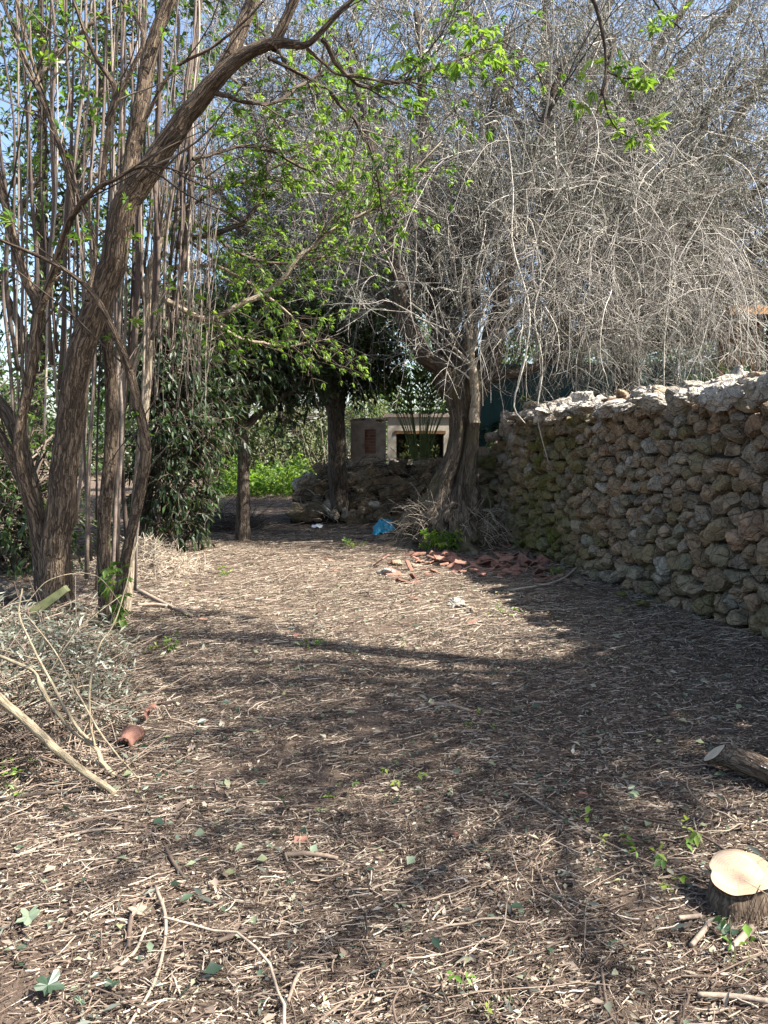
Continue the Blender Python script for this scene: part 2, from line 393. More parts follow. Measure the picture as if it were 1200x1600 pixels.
M['dark_leaf'] = mat_leaf('dark_leaf', [(0, (0.011, 0.022, 0.009)), (0.6, (0.027, 0.05, 0.018)), (0.93, (0.06, 0.10, 0.034)), (1, (0.15, 0.18, 0.065))], 0.25, (1.6, 1.8, 0.7), 0.46, 0.4)
M['mid_leaf'] = mat_leaf('mid_leaf', [(0, (0.025, 0.048, 0.018)), (0.6, (0.06, 0.105, 0.032)), (1, (0.12, 0.18, 0.06))], 0.35, (1.6, 1.8, 0.7), 0.4, 0.5)
M['olive_leaf'] = mat_leaf('olive_leaf', [(0, (0.05, 0.057, 0.042)), (0.5, (0.13, 0.142, 0.115)), (1, (0.33, 0.34, 0.30))], 0.25, (1.1, 1.1, 0.9), 0.5, 0.45)
M['hedge_leaf'] = mat_leaf('hedge_leaf', [(0, (0.06, 0.075, 0.03)), (0.6, (0.13, 0.15, 0.07)), (1, (0.27, 0.28, 0.17))], 0.35, (1.4, 1.5, 0.8), 0.55, 0.3)
M['brush_leaf'] = mat_leaf('brush_leaf', [(0, (0.06, 0.066, 0.042)), (0.5, (0.15, 0.16, 0.115)), (1, (0.36, 0.37, 0.30))], 0.2, (1.2, 1.2, 0.8), 0.5, 0.35)
M['weed_leaf'] = mat_leaf('weed_leaf', [(0, (0.07, 0.14, 0.025)), (0.6, (0.14, 0.25, 0.04)), (1, (0.3, 0.36, 0.07))], 0.4, (1.4, 1.5, 0.7))
M['palm_leaf'] = mat_leaf('palm_leaf', [(0, (0.07, 0.11, 0.04)), (0.6, (0.17, 0.22, 0.09)), (1, (0.27, 0.31, 0.17))], 0.3, (1.4, 1.5, 0.7), 0.65, 0.15)
M['stone'] = mat_stone('wall_stone')
M['core'] = mat_plain('earth_core', (0.02, 0.016, 0.012), (0.045, 0.035, 0.026), 12)
M['tile'] = mat_plain('terracotta', (0.16, 0.078, 0.055), (0.35, 0.185, 0.135), 16, 0.85, 0.2, 0.5, 0.006)
M['plaster'] = mat_plain('old_plaster', (0.34, 0.30, 0.24), (0.58, 0.52, 0.42), 3.5, 0.9, 0.2, 0.4, 0.02)
M['pillar'] = mat_plain('weathered_render', (0.20, 0.16, 0.13), (0.42, 0.34, 0.28), 5, 0.9, 0.2, 0.6, 0.02)
M['timber'] = mat_plain('old_timber', (0.09, 0.05, 0.023), (0.22, 0.12, 0.05), 9, 0.8)
M['beam'] = mat_plain('orange_beam', (0.42, 0.22, 0.09), (0.62, 0.36, 0.17), 7, 0.8)
M['blue'] = mat_plain('blue_plastic', (0.01, 0.22, 0.36), (0.03, 0.36, 0.52), 8, 0.35, 0.5, 0.2)
M['white'] = mat_plain('white_paper', (0.7, 0.72, 0.75), (0.85, 0.85, 0.86), 12, 0.6)
M['metal'] = mat_plain('grey_wire', (0.3, 0.3, 0.31), (0.45, 0.45, 0.45), 8, 0.5, 0.5)
M['mossy'] = mat_plain('mossy_wood', (0.035, 0.045, 0.016), (0.11, 0.115, 0.05), 14, 0.85)

def mat_soil():
    k = NT('soil', 0.95, 0.15); p = k.pos()
    n1 = k.noise(p, 1.1, 5, 0.6); n2 = k.noise(p, 24, 8, 0.75); n3 = k.noise(p, 90, 6, 0.75)
    c = k.ramp(n2, [(0.25, (0.036, 0.026, 0.02)), (0.5, (0.108, 0.078, 0.057)), (0.78, (0.22, 0.168, 0.125))])
    c = k.mix(k.ramp(n1, [(0.42, 0), (0.7, 0.5)]), c, (0.14, 0.09, 0.068))
    c = k.mix(k.ramp(n3, [(0.5, 0), (0.68, 0.6)]), c, (0.32, 0.25, 0.18))
    k.color(c); k.bump(k.math('ADD', n2, n3), 0.9, 0.02); return k.m
def mat_net():
    k = NT('green_shade_net', 0.6, 0.3); p = k.pos()
    n = k.noise(k.scaled(p, (1, 1, 0.25)), 5, 4); c = k.ramp(n, [(0.3, (0.012, 0.035, 0.028)), (0.7, (0.03, 0.08, 0.066))]); k.color(c)
    tr = k.new('ShaderNodeBsdfTranslucent'); tr.inputs[0].default_value = (0.05, 0.1, 0.1, 1)
    mx = k.new('ShaderNodeMixShader'); mx.inputs[0].default_value = 0.3
    k.link(k.b.outputs[0], mx.inputs[1]); k.link(tr.outputs[0], mx.inputs[2]); k.link(mx.outputs[0], k.out.inputs[0]); return k.m
def mat_brick():
    k = NT('old_brick', 0.9, 0.2); p = k.pos(); sw = k.new('ShaderNodeSeparateXYZ'); k.link(p, sw.inputs[0])
    cb = k.new('ShaderNodeCombineXYZ'); k.link(sw.outputs[0], cb.inputs[0]); k.link(sw.outputs[2], cb.inputs[1])
    b = k.new('ShaderNodeTexBrick'); b.inputs['Scale'].default_value = 1; b.inputs['Brick Width'].default_value = 0.24; b.inputs['Row Height'].default_value = 0.075
    b.inputs['Mortar Size'].default_value = 0.008; b.inputs['Color1'].default_value = (0.20, 0.085, 0.055, 1); b.inputs['Color2'].default_value = (0.28, 0.13, 0.085, 1); b.inputs['Mortar'].default_value = (0.25, 0.19, 0.14, 1)
    k.link(cb.outputs[0], b.inputs['Vector']); k.color(b.outputs['Color']); k.bump(b.outputs['Fac'], 0.5, -0.01); return k.m
def mat_cut(center, rad):
    k = NT('fresh_cut_wood', 0.7, 0.3); p = k.pos()
    d = k.new('ShaderNodeVectorMath', operation='SUBTRACT'); k.link(p, d.inputs[0]); d.inputs[1].default_value = tuple(center)
    l = k.new('ShaderNodeVectorMath', operation='LENGTH'); k.link(d.outputs[0], l.inputs[0])
    n = k.noise(p, 14, 5, 0.6); n2 = k.noise(k.scaled(p, (1, 6, 1)), 60, 5)
    rr = k.math('ADD', k.math('DIVIDE', l.outputs['Value'], rad), k.math('MULTIPLY', n, 0.35))
    ring = k.math('SINE', k.math('MULTIPLY', rr, 70.0))
    c = k.ramp(rr, [(0.1, (0.42, 0.29, 0.18)), (0.4, (0.48, 0.36, 0.25)), (0.95, (0.53, 0.42, 0.30)), (1.2, (0.4, 0.3, 0.2))])
    c = k.mix(k.math('MULTIPLY', k.math('ADD', ring, 1.0), 0.24), c, (0.40, 0.25, 0.14))
    c = k.mix(k.ramp(n2, [(0.55, 0), (0.75, 0.35)]), c, (0.55, 0.38, 0.23)); c = k.mix(k.ramp(k.noise(p, 7, 4), [(0.5, 0), (0.7, 0.45)]), c, (0.58, 0.36, 0.2)); c = k.mix(k.ramp(k.noise(p, 55, 3), [(0.66, 0), (0.7, 0.8)]), c, (0.16, 0.10, 0.06))
    nd = k.new('ShaderNodeVectorMath', operation='NORMALIZE'); k.link(d.outputs[0], nd.inputs[0])
    rad_ = k.noise(nd.outputs[0], 7, 4, .7); c = k.mix(k.ramp(rad_, [(0.62, 0), (0.66, 0.55)]), c, (0.22, 0.14, 0.08))
    c = k.mix(k.ramp(rr, [(1.0, 0), (1.2, 0.7)]), c, (0.2, 0.14, 0.09))
    k.color(c); k.bump(n2, 0.3, 0.003); return k.m
M['soil'] = mat_soil(); M['net'] = mat_net(); M['brick'] = mat_brick()

# ------------------------------------------------------------------ ground
def build_ground():
    a = Acc()
    xs = np.unique(np.r_[np.linspace(-300, -14, 24), np.linspace(-14, 10, 130), np.linspace(10, 300, 24)])
    ys = np.unique(np.r_[np.linspace(-60, -1, 12), np.linspace(-1, 22, 150), np.linspace(22, 500, 40)])
    X, Y = np.meshgrid(xs, ys); Z = gz(X, Y) + 0.015 * vnoise(np.stack([X * 4, Y * 4, X * 0], -1), 3)
    Z = np.where((np.abs(X) > 14) | (Y > 24), np.minimum(Z, -0.02), Z)
    n, m = X.shape
    a.add(np.stack([X, Y, Z], -1), quads=grid_faces(1, n, m, closed=False))
    o = a.build('ground', M['soil']); o['kind'] = 'structure'
build_ground()

# the dry stone wall runs along x = WX(y); behind it the land is higher
def WX(y): return 4.14 - 0.19 * y
def wallpt(s, z, out):
    """s along the wall (= y), out = distance towards the path"""
    nx, ny = -0.9824, -0.1867
    return np.stack([WX(s) + nx * out, s + ny * out, z], -1)
def build_terrace():
    a = Acc()
    ss = np.linspace(-6, 70, 90); tt = np.r_[np.linspace(0.35, 8, 26), np.linspace(9, 120, 20)]
    S, T = np.meshgrid(ss, tt, indexing='ij')
    Z = 1.45 + 0.05 * T + 0.12 * fbm(np.stack([S * 0.6, T * 0.6, S * 0], -1), 5) + 0.01 * np.maximum(S - 12, 0)
    V = wallpt(S, Z, -T); V[..., 0] = V[..., 0] + np.where(S > 12.4, 0.25 * (S - 12.4), 0)
    n, m = S.shape
    a.add(V, quads=grid_faces(1, n, m, closed=False))
    W0 = V[:, 0].copy(); W1 = W0.copy(); W1[:, 2] = -0.3
    a.add(np.stack([W0, W1], 1), quads=[[2 * i, 2 * i + 1, 2 * i + 3, 2 * i + 2] for i in range(n - 1)])
    o = a.build('terrace', M['soil']); o['kind'] = 'structure'
build_terrace()

# ------------------------------------------------------------------ dry stone wall
def voronoi_cells(pts, x0, x1, y0, y1, ay=1.0, reach=0.9):
    out = []
    P = pts * np.array([1, ay])
    for i in range(len(P)):
        poly = [(x0, y0 * ay), (x1, y0 * ay), (x1, y1 * ay), (x0, y1 * ay)]
        d = np.linalg.norm(P - P[i], axis=1); nb = np.argsort(d)[1:26]
        for j in nb:
            if d[j] > reach: break
            mx, my = (P[i] + P[j]) / 2; nx, ny = P[j] - P[i]
            q = []
            for e in range(len(poly)):
                A, B = poly[e], poly[(e + 1) % len(poly)]
                fa = (A[0] - mx) * nx + (A[1] - my) * ny; fb = (B[0] - mx) * nx + (B[1] - my) * ny
                if fa <= 0: q.append(A)
                if fa * fb < 0:
                    t = fa / (fa - fb); q.append((A[0] + t * (B[0] - A[0]), A[1] + t * (B[1] - A[1])))
            poly = q
            if len(poly) < 3: break
        out.append(np.array([(x, y / ay) for x, y in poly]) if len(poly) >= 3 else None)
    return out
def stone_pillow(acc, poly, to_world, rg, bulge=0.09, rc=(0.5, 0, 0), gap=0.013, back=0.22, seed=0):
    """one face stone filling a cell of the wall face: rounded angular cushion with a tilted front"""
    nA, nR = 40, 9
    c = poly.mean(0); th = np.arange(nA) * 2 * math.pi / nA
    D = np.stack([np.cos(th), np.sin(th)], -1); r = np.full(nA, 9.0)
    for e in range(len(poly)):
        A, B = poly[e], poly[(e + 1) % len(poly)]; ed = B - A; n = np.array([ed[1], -ed[0]]); l = np.linalg.norm(n)
        if l < 1e-6: continue
        n = n / l; h = (A - c) @ n
        if h < 0: n, h = -n, -h
        dn = D @ n; r = np.where(dn > 1e-3, np.minimum(r, max(h - gap, 0.01) / np.maximum(dn, 1e-3)), r)
    for _ in range(1): r = 0.25 * np.roll(r, 1) + 0.5 * r + 0.25 * np.roll(r, -1)
    r *= 0.97 + 0.10 * fbm(np.stack([D[:, 0] * 2.5 + seed, D[:, 1] * 2.5, np.zeros(nA)], -1), seed)
    t = np.array([0.12, 0.34, 0.54, 0.7, 0.83, 0.92, 0.98, 1.0, 0.97])
    prof = np.array([1.0, 0.99, 0.97, 0.94, 0.86, 0.68, 0.34, -0.1, -back / bulge])
    size = r.mean()
    bl = bulge * min(1.25, 0.55 + size * 3.2) * (0.75 + 0.5 * rg.random())
    tilt = rg.normal(size=2) * 0.32; push = rg.normal() * 0.022
    L = D[None] * (t[:, None] * r[None])[..., None]
    o = bl * prof[:, None] + np.where(prof[:, None] > 0, (L @ tilt), 0) + push
    for _ in range(7):
        nn = rg.normal(size=2); nn /= np.linalg.norm(nn); sl_ = 0.3 + 1.3 * rg.random(); off = size * (-0.1 + 0.7 * rg.random())
        o = np.where(prof[:, None] > 0, np.minimum(o, bl + push - sl_ * np.maximum(L @ nn - off, 0) * 1.0), o)
    S = L + c
    o = o + np.where(prof[:, None] > 0, (0.008 + 0.035 * size) * fbm(np.stack([S[..., 0] * 13, S[..., 1] * 13, o * 13 + seed], -1), seed + 7, 2) + 0.020 * (0.4 - np.abs(fbm(np.stack([S[..., 0] * 17, S[..., 1] * 17, o * 9 + seed], -1), seed + 2, 2))), 0)
    V = to_world(S[..., 0], S[..., 1], o)
    b = acc.n
    acc.add(V[::-1], quads=grid_faces(1, nR, nA), rc=rc)
    c0 = acc.n; acc.add(to_world(np.array([c[0]]), np.array([c[1]]), np.array([o[0].mean()])), rc=rc)
    rr = b + (nR - 1) * nA + np.arange(nA)
    acc.F[3].append(np.stack([np.full(nA, c0), rr, np.roll(rr, -1)], -1).astype(np.int32))
def lloyd(pts, x0, x1, y0, y1, ay, it=2, k=0.6):
    for _ in range(it):
        for i, c in enumerate(voronoi_cells(pts, x0, x1, y0, y1, ay)):
            if c is not None: pts[i] = pts[i] * (1 - k) + c.mean(0) * k
    return pts
def scatter_points(rg, x0, x1, y0, y1, n, dmin, dmax, ay):
    """dart throwing with a varying radius: big and small stones side by side"""
    pts = []; rad = []
    for _ in range(n * 60):
        p = np.array([x0 + (x1 - x0) * rg.random(), y0 + (y1 - y0) * rg.random()]); r = dmin + (dmax - dmin) * rg.random() ** 2.0
        if pts:
            d = np.hypot((np.array(pts)[:, 0] - p[0]), (np.array(pts)[:, 1] - p[1]) * ay)
            if (d < (np.array(rad) + r)).any(): continue
        pts.append(p); rad.append(r)
        if len(pts) >= n: break
    return np.array(pts)
def build_wall():
    rg = np.random.default_rng(5)
    y0, y1, top = 1.2, 12.3, 1.9
    t = thing('dry_stone_wall', wallpt(np.array(8.0), np.array(0.0), 0.0), 'long dry stone wall of rough brown and grey rubble, mossy at its far end', 'stone wall')
    pts = scatter_points(rg, y0, y1, -0.12, top, 760, 0.056, 0.23, 1.15)
    pts = lloyd(pts, y0, y1, -0.12, top, 1.12, 1, 0.3)
    a = Acc()
    for i, c in enumerate(voronoi_cells(pts, y0, y1, -0.12, top, 1.12)):
        if c is None: continue
        m = c.mean(0); s_, z_ = m
        tp = top - 0.02 - max(0, (s_ - 11.5)) * 0.45
        if z_ > tp: continue
        q = math.exp(-((s_ - 10.3) / 1.3) ** 2) * (1.15 - 0.35 * z_) + 0.22 * math.exp(-(z_ / 0.4) ** 2) + (0.35 if rg.random() < 0.06 else 0)
        moss = max(0, min(1, q + 0.25 * rg.normal()))
        stone_pillow(a, c, lambda S, Z, O: wallpt(S, Z, O - 0.05 * Z + 0.05), rg, rc=(rg.random(), moss, 0), seed=i)
    a.build('stonework', M['stone'], t, smooth=False)
    b = Acc()
    S = np.linspace(y0 - 0.1, y1, 60); tops = 1.86 - np.maximum(0, S - 11.5) * 0.45
    V = np.stack([wallpt(S, S * 0 - 0.2, -0.06), wallpt(S, tops, -0.10), wallpt(S, tops, -0.62), wallpt(S, S * 0 - 0.2, -0.62)], 1)
    b.add(V, quads=grid_faces(1, 60, 4))
    b.build('rubble_core', M['core'], t)
    # coping stones, loose along the top
    k = 0; s_ = 3.2
    while s_ < 12.35:
        L = 0.13 + 0.2 * rg.random(); dz = max(0, s_ - 11.5) * 0.45
        for row in range(2):
            rv, rf = rock(900 + k, 20, 13, 0.14, 0.9)
            z = 1.9 - dz + 0.0 + 0.07 * rg.random() + (0.12 * rg.random() if row else 0)
            h = 0.045 + 0.065 * rg.random()
            a2 = Acc(); p = wallpt(np.array(s_ + 0.05 * rg.normal()), np.array(z), 0.03 - row * 0.24 + 0.04 * rg.normal())
            a2.add(place(rv, p, (0.10 + 0.06 * rg.random(), L * 0.5, h * (0.8 + 0.7 * rg.random())), (0.25 * rg.normal(), 0.25 * rg.normal(), 0.18 + 0.3 * rg.normal())), quads=rf, rc=(0.93 + 0.07 * rg.random(), 0, 0))
            a2.build('coping_stone', M['stone'], t, smooth=False); k += 1
        if rg.random() < 0.45:
            rv, rf = rock(1900 + k, 20, 13, 0.15, 0.8); a2 = Acc()
            a2.add(place(rv, wallpt(np.array(s_), np.array(2.06 - dz), -0.1 + 0.05 * rg.normal()), (0.11, 0.12, 0.055), (0.2 * rg.normal(), 0.2 * rg.normal(), rg.random() * 3)), quads=rf, rc=(0.6 + 0.4 * rg.random(), 0, 0))
            a2.build('coping_stone', M['stone'], t, smooth=False); k += 1
        s_ += L * 1.02
build_wall()

# boulders between the wall end and the old olive
def build_boulders():
    rg = np.random.default_rng(21)
    spec = [(772, 838, 40, 24, 'squat grey boulder at the foot of the wall corner', .6, .3), (778, 815, 30, 26, 'ochre stone wedged low beside the wall corner', .45, .1), (765, 780, 44, 44, 'large rounded mossy boulder beside the olive trunk', .62, .75), (798, 790, 24, 30, 'narrow brown stone between the round boulder and wall end', .3, .4),
            (755, 742, 60, 30, 'wide flat grey slab above the round boulder by the olive', .1, .3), (790, 752, 34, 26, 'pale angular stone beside the grey slab near the wall end', .65, .2), (762, 722, 44, 20, 'thin mossy stone on top of the boulder stack by the olive', .2, .8), (790, 725, 30, 24, 'small tan stone topping the stack against the wall end', .5, .3),
            (786, 700, 40, 26, 'grey stone perched highest where the wall meets the boulders', .15, .2), (748, 800, 26, 30, 'dark stone half behind the olive roots', .05, .5), (800, 830, 22, 22, 'bright stone catching the sun at the wall corner', 1, 0)]
    for k, (u, v, w, h, lab, c, m) in enumerate(spec):
        d = 12.35 + 0.1 * rg.random(); p = pix(u, v, d); a = Acc(); rv, rf = rock(50 + k, 22, 14, 0.14, 0.6)
        a.add(place(rv, p, (w * d / FPX / 2 * 1.15, 0.22, h * d / FPX / 2 * 1.2), (0.1 * rg.normal(), 0.2 * rg.normal(), 0.3 * rg.normal())), quads=rf, rc=(c, m, 0))
        tag(a.build('boulder', M['stone'], smooth=False), lab, 'boulder', 'boulders stacked between the wall and the olive')
build_boulders()

# collapsed rubble wall in the middle distance
def build_rubble():
    rg = np.random.default_rng(8)
    t = thing('rubble_wall', (-0.2, 15.4, 0), 'low collapsed rubble wall overgrown with dead twigs between the dark tree and olive', 'rubble wall')
    a = Acc()
    for k in range(330):
        x = -1.75 + 3.6 * rg.random(); hmax = 1.16 - 0.5 * max(0, -1.0 - x) - 0.08 * rg.random(); z = hmax * rg.random() ** 0.9
        y = 15.0 + 0.8 * z / 1.1 + 0.1 * rg.normal(); s = 0.07 + 0.1 * rg.random()
        rv, rf = rock(200 + k % 40, 12, 8, 0.14, 0.6)
        a.add(place(rv, (x, y, z), (s * 1.25, s, s * 0.8), rg.normal(size=3) * 0.4), quads=rf, rc=(rg.random(), 0.3 * rg.random(), 0))
    a.build('stonework', M['stone'], t, smooth=False)
    b = Acc(); X = np.linspace(-1.85, 1.9, 30); hm = 1.06 - 0.5 * np.maximum(0, -1.0 - X)
    b.add(np.stack([np.stack([X, X * 0 + 15.0, X * 0 - .1], -1), np.stack([X, X * 0 + 15.75, hm], -1), np.stack([X, X * 0 + 16.5, hm], -1), np.stack([X, X * 0 + 17.2, X * 0 - .1], -1)], 1), quads=grid_faces(1, 30, 4))
    b.build('earth_bank', M['core'], t)
    c = Acc(); n = 420
    P0 = np.stack([-1.7 + 3.4 * rg.random(n), np.zeros(n), np.zeros(n)], 1); zz = rg.random(n); P0[:, 2] = 0.1 + 1.1 * zz; P0[:, 1] = 14.85 + 0.8 * zz
    D = nrm(np.stack([rg.normal(size=n), -0.2 + 0.2 * rg.normal(size=n), 0.45 * rg.normal(size=n)], 1)); L = 0.15 + 0.5 * rg.random(n)
    P = P0[:, None] + D[:, None] * (np.linspace(-.5, .5, 4)[None, :, None] * L[:, None, None]); P[..., 2] += 0.05 * np.sin(np.linspace(0, 3, 4))[None]
    tubes(c, P, 0.006, 3); c.build('dead_twigs', M['litter'], t)
    for k, (u, v, w, h, lab, cc) in enumerate([(524, 806, 16, 18, 'pale stone standing at the foot of the rubble wall, left', .9), (541, 802, 8, 16, 'thin upright sliver of stone below the rubble wall', .6), (497, 812, 26, 8, 'flat stone on the path edge beside the rubble wall', .3), (586, 790, 20, 14, 'pale fist sized stone rolled from the rubble wall', 1), (566, 797, 16, 14, 'small brown stone lying under the rubble wall', .4)]):
        d = 14.7; p = pix(u, v, d); p[2] = max(p[2], 0.05); a = Acc(); rv, rf = rock(300 + k, 14, 9, 0.12, 0.6)
        a.add(place(rv, p, (w * d / FPX / 2, 0.1, h * d / FPX / 2), (0, 0.2, k)), quads=rf, rc=(cc, 0, 0)); tag(a.build('loose_stone', M['stone'], smooth=False), lab, 'stone', 'stones fallen from the rubble wall')
build_rubble()

# ------------------------------------------------------------------ the ruin behind
def build_ruin():
    t = thing('ruined_outbuilding', (1.6, 21, 0), 'pale plastered ruin with a square dark opening behind the olive', 'ruin')
    a = Acc(); y0, y1 = 21.0, 21.3
    def X(u, d=21): return (u - 600) / FPX * d
    def Zv(v, d=21): return float(pix(600, v, d)[2])
    top = Zv(652)
    xs = [X(606), X(619), X(693), X(756), X(766), X(800)]
    box(a, (xs[0], y0, -0.1), (xs[1], y1, top)); box(a, (xs[2], y0, -0.1), (xs[3], y1, top)); box(a, (xs[4], y0, -0.1), (xs[5], y1, top))
    box(a, (xs[1], y0, Zv(678)), (xs[2], y1, top)); box(a, (xs[3], y0, Zv(676)), (xs[4], y1, top))
    box(a, (xs[1], y0, -0.1), (xs[2], y1, Zv(720))); box(a, (xs[3], y0, -0.1), (xs[4], y1, Zv(722)))
    box(a, (xs[0] , y0 + 2.6, -0.1), (xs[5], y1 + 2.6, top - 0.1))
    box(a, (xs[0], y1, -0.1), (xs[0] + 0.25, y0 + 2.6, top)); box(a, (xs[5] - 0.25, y1, -0.1), (xs[5], y0 + 2.6, top))
    a.build('wall', M['plaster'], t, smooth=False)
    r = Acc(); box(r, (xs[0] - 0.1, y0 - 0.06, top), (xs[5] + 0.1, y1 + 2.7, top + 0.1)); r.build('roof_slab', M['pillar'], t, smooth=False)
    l = Acc(); box(l, (xs[1] - 0.05, y0 - 0.02, Zv(678)), (xs[2] + 0.05, y0 - 0.003, Zv(673))); l.build('lintel', M['timber'], t, smooth=False)
    s = Acc(); n = 900; p = np.stack([X(625) + (X(688) - X(625)) * RNG.random(n), 21.03 + .4 * RNG.random(n), 0.3 + 1.3 * RNG.random(n)], 1)
    leaves(s, p, rdir(n), 0.14, 0.06); tag(s.build('bramble', M['hedge_leaf']), 'grey green bramble filling the dark opening of the ruin', 'bramble', kind='stuff')
    # brick niche pillar
    d = 18.6; q = thing('masonry_pillar', (pix(577, 700, d)[0], d, 0), 'weathered rendered pillar with a patch of exposed red brick', 'pillar')
    x0, x1 = X(548, d), X(603, d); z0, z1 = -0.1, float(pix(600, 657, d)[2]); zb0, zb1 = float(pix(600, 709, d)[2]), float(pix(600, 671, d)[2]); xb0, xb1 = X(570, d), X(587, d)
    a = Acc(); n1, n2 = 14, 22
    box(a, (x0, d, z0), (xb0, d + .8, z1)); box(a, (xb1, d, z0), (x1, d + .8, z1 - .04)); box(a, (xb0, d, zb1), (xb1, d + .8, z1 + .03)); box(a, (xb0, d, z0), (xb1, d + .8, zb0))
    a.build('rendered_masonry', M['pillar'], q, smooth=False)
    b = Acc(); box(b, (xb0, d + .06, zb0), (xb1, d + .7, zb1)); b.build('brick_panel', M['brick'], q, smooth=False)
    c = Acc()
    for k in range(7):
        rv, rf = rock(700 + k, 14, 9); c.add(place(rv, (x0 + (x1 - x0) * (k + .5) / 7, d + .3, z1 + .02), (.1, .25, .05), (0, .1 * RNG.normal(), k)), quads=rf, rc=(RNG.random(), .3, 0))
    c.build('cap_stones', M['stone'], q)
    # wire fence seen past the dark tree
    f = thing('wire_fence', (-1.6, 20, 0), 'short run of diamond wire fence left of the brick patched pillar', 'wire fence')
    m = Acc(); P = []
    for k in range(-20, 24):
        for sg in (1, -1):
            a0 = np.array([-1.35 + k * 0.09, 20, 0.1]); b0 = a0 + np.array([sg * 1.9, 0, 1.9])
            tt = np.clip(np.array([(-1.35 - a0[0]) / (b0[0] - a0[0]), (-0.82 - a0[0]) / (b0[0] - a0[0])]), 0, 1); tt.sort()
            if tt[1] - tt[0] > .03: P.append(np.array([a0 + (b0 - a0) * tt[0], a0 + (b0 - a0) * tt[1]]))
    tubes(m, np.array(P), 0.004, 4); m.build('wire_mesh', M['metal'], f)
    for x in (-1.35, -0.82):
        p_ = Acc(); tubes(p_, np.array([[[x, 20, -.1], [x, 20, 1], [x, 20, 1.9]]]), 0.018, 10, cap=True); p_.build('post', M['metal'], f)
build_ruin()

# ------------------------------------------------------------------ fence and shed behind the wall
def build_fence():
    f = thing('net_fence', (4, 15.5, 1.6), 'dark green shade net fence sagging between thin posts behind the wall', 'net fence')
    a = Acc(); x0, x1 = 1.7, 11.0; n, m = 70, 16
    X, Zt = np.meshgrid(np.linspace(x0, x1, n), np.linspace(0, 1, m), indexing='ij')
    sag = 0.12 * np.abs(np.sin((X - x0) / 2.05 * math.pi)); H = 1.75 - sag
    Y = 15.5 + 0.35 * (X - x0) * 0.1 + 0.07 * fbm(np.stack([X * 3, Zt * 1.5, X * 0], -1), 4)
    a.add(np.stack([X, Y, 1.45 + Zt * H], -1), quads=grid_faces(1, n, m, closed=False)); a.build('netting', M['net'], f)
    for k in range(5):
        x = x0 + 2.05 * k + 0.05; p = Acc(); y = 15.42 + .035 * (x - x0)
        tubes(p, np.array([[[x, y, 1.3], [x + .02, y, 2.4], [x + .03, y, 3.3]]]), 0.025, 8, cap=True); p.build('post', M['metal'], f)
    d = 12.6; s = thing('timber_shed', pix(1160, 600, d), 'weathered brown plank shed corner under an orange beam above the wall', 'shed')
    L = lambda u, v: pix(u, v, d)
    for k in range(6):
        b = Acc(); u0 = 1122 + k * 12; p, q = L(u0, 610), L(u0 + 11.4, 500 + 2 * (k % 3)); box(b, (p[0], d + .014 * (k % 2), p[2] - .3), (q[0] + .012, d + .05 + .014 * (k % 2), q[2]), rc=(.3 * RNG.random(), 0, 0)); b.build('plank', M['timber'], s, smooth=False)
    b = Acc(); p, q = L(1136, 492), L(1260, 478); box(b, (p[0], d - .1, p[2]), (q[0], d + .12, q[2])); b.build('beam', M['beam'], s, smooth=False)
    b = Acc(); p, q = L(1195, 660), L(1204, 492); box(b, (p[0], d - .06, p[2]), (q[0], d + .08, q[2])); b.build('corner_post', M['timber'], s, smooth=False)
    # dark boards on the wall top
    b = Acc(); p = pix(985, 628, 8.6); box(b, (p[0] - .28, p[1] - .1, p[2] - .02), (p[0] + .3, p[1] + .16, p[2] + .035)); tag(b.build('board', M['timber'], smooth=False), 'dark broken board lying on top of the stone wall', 'board')
build_fence()

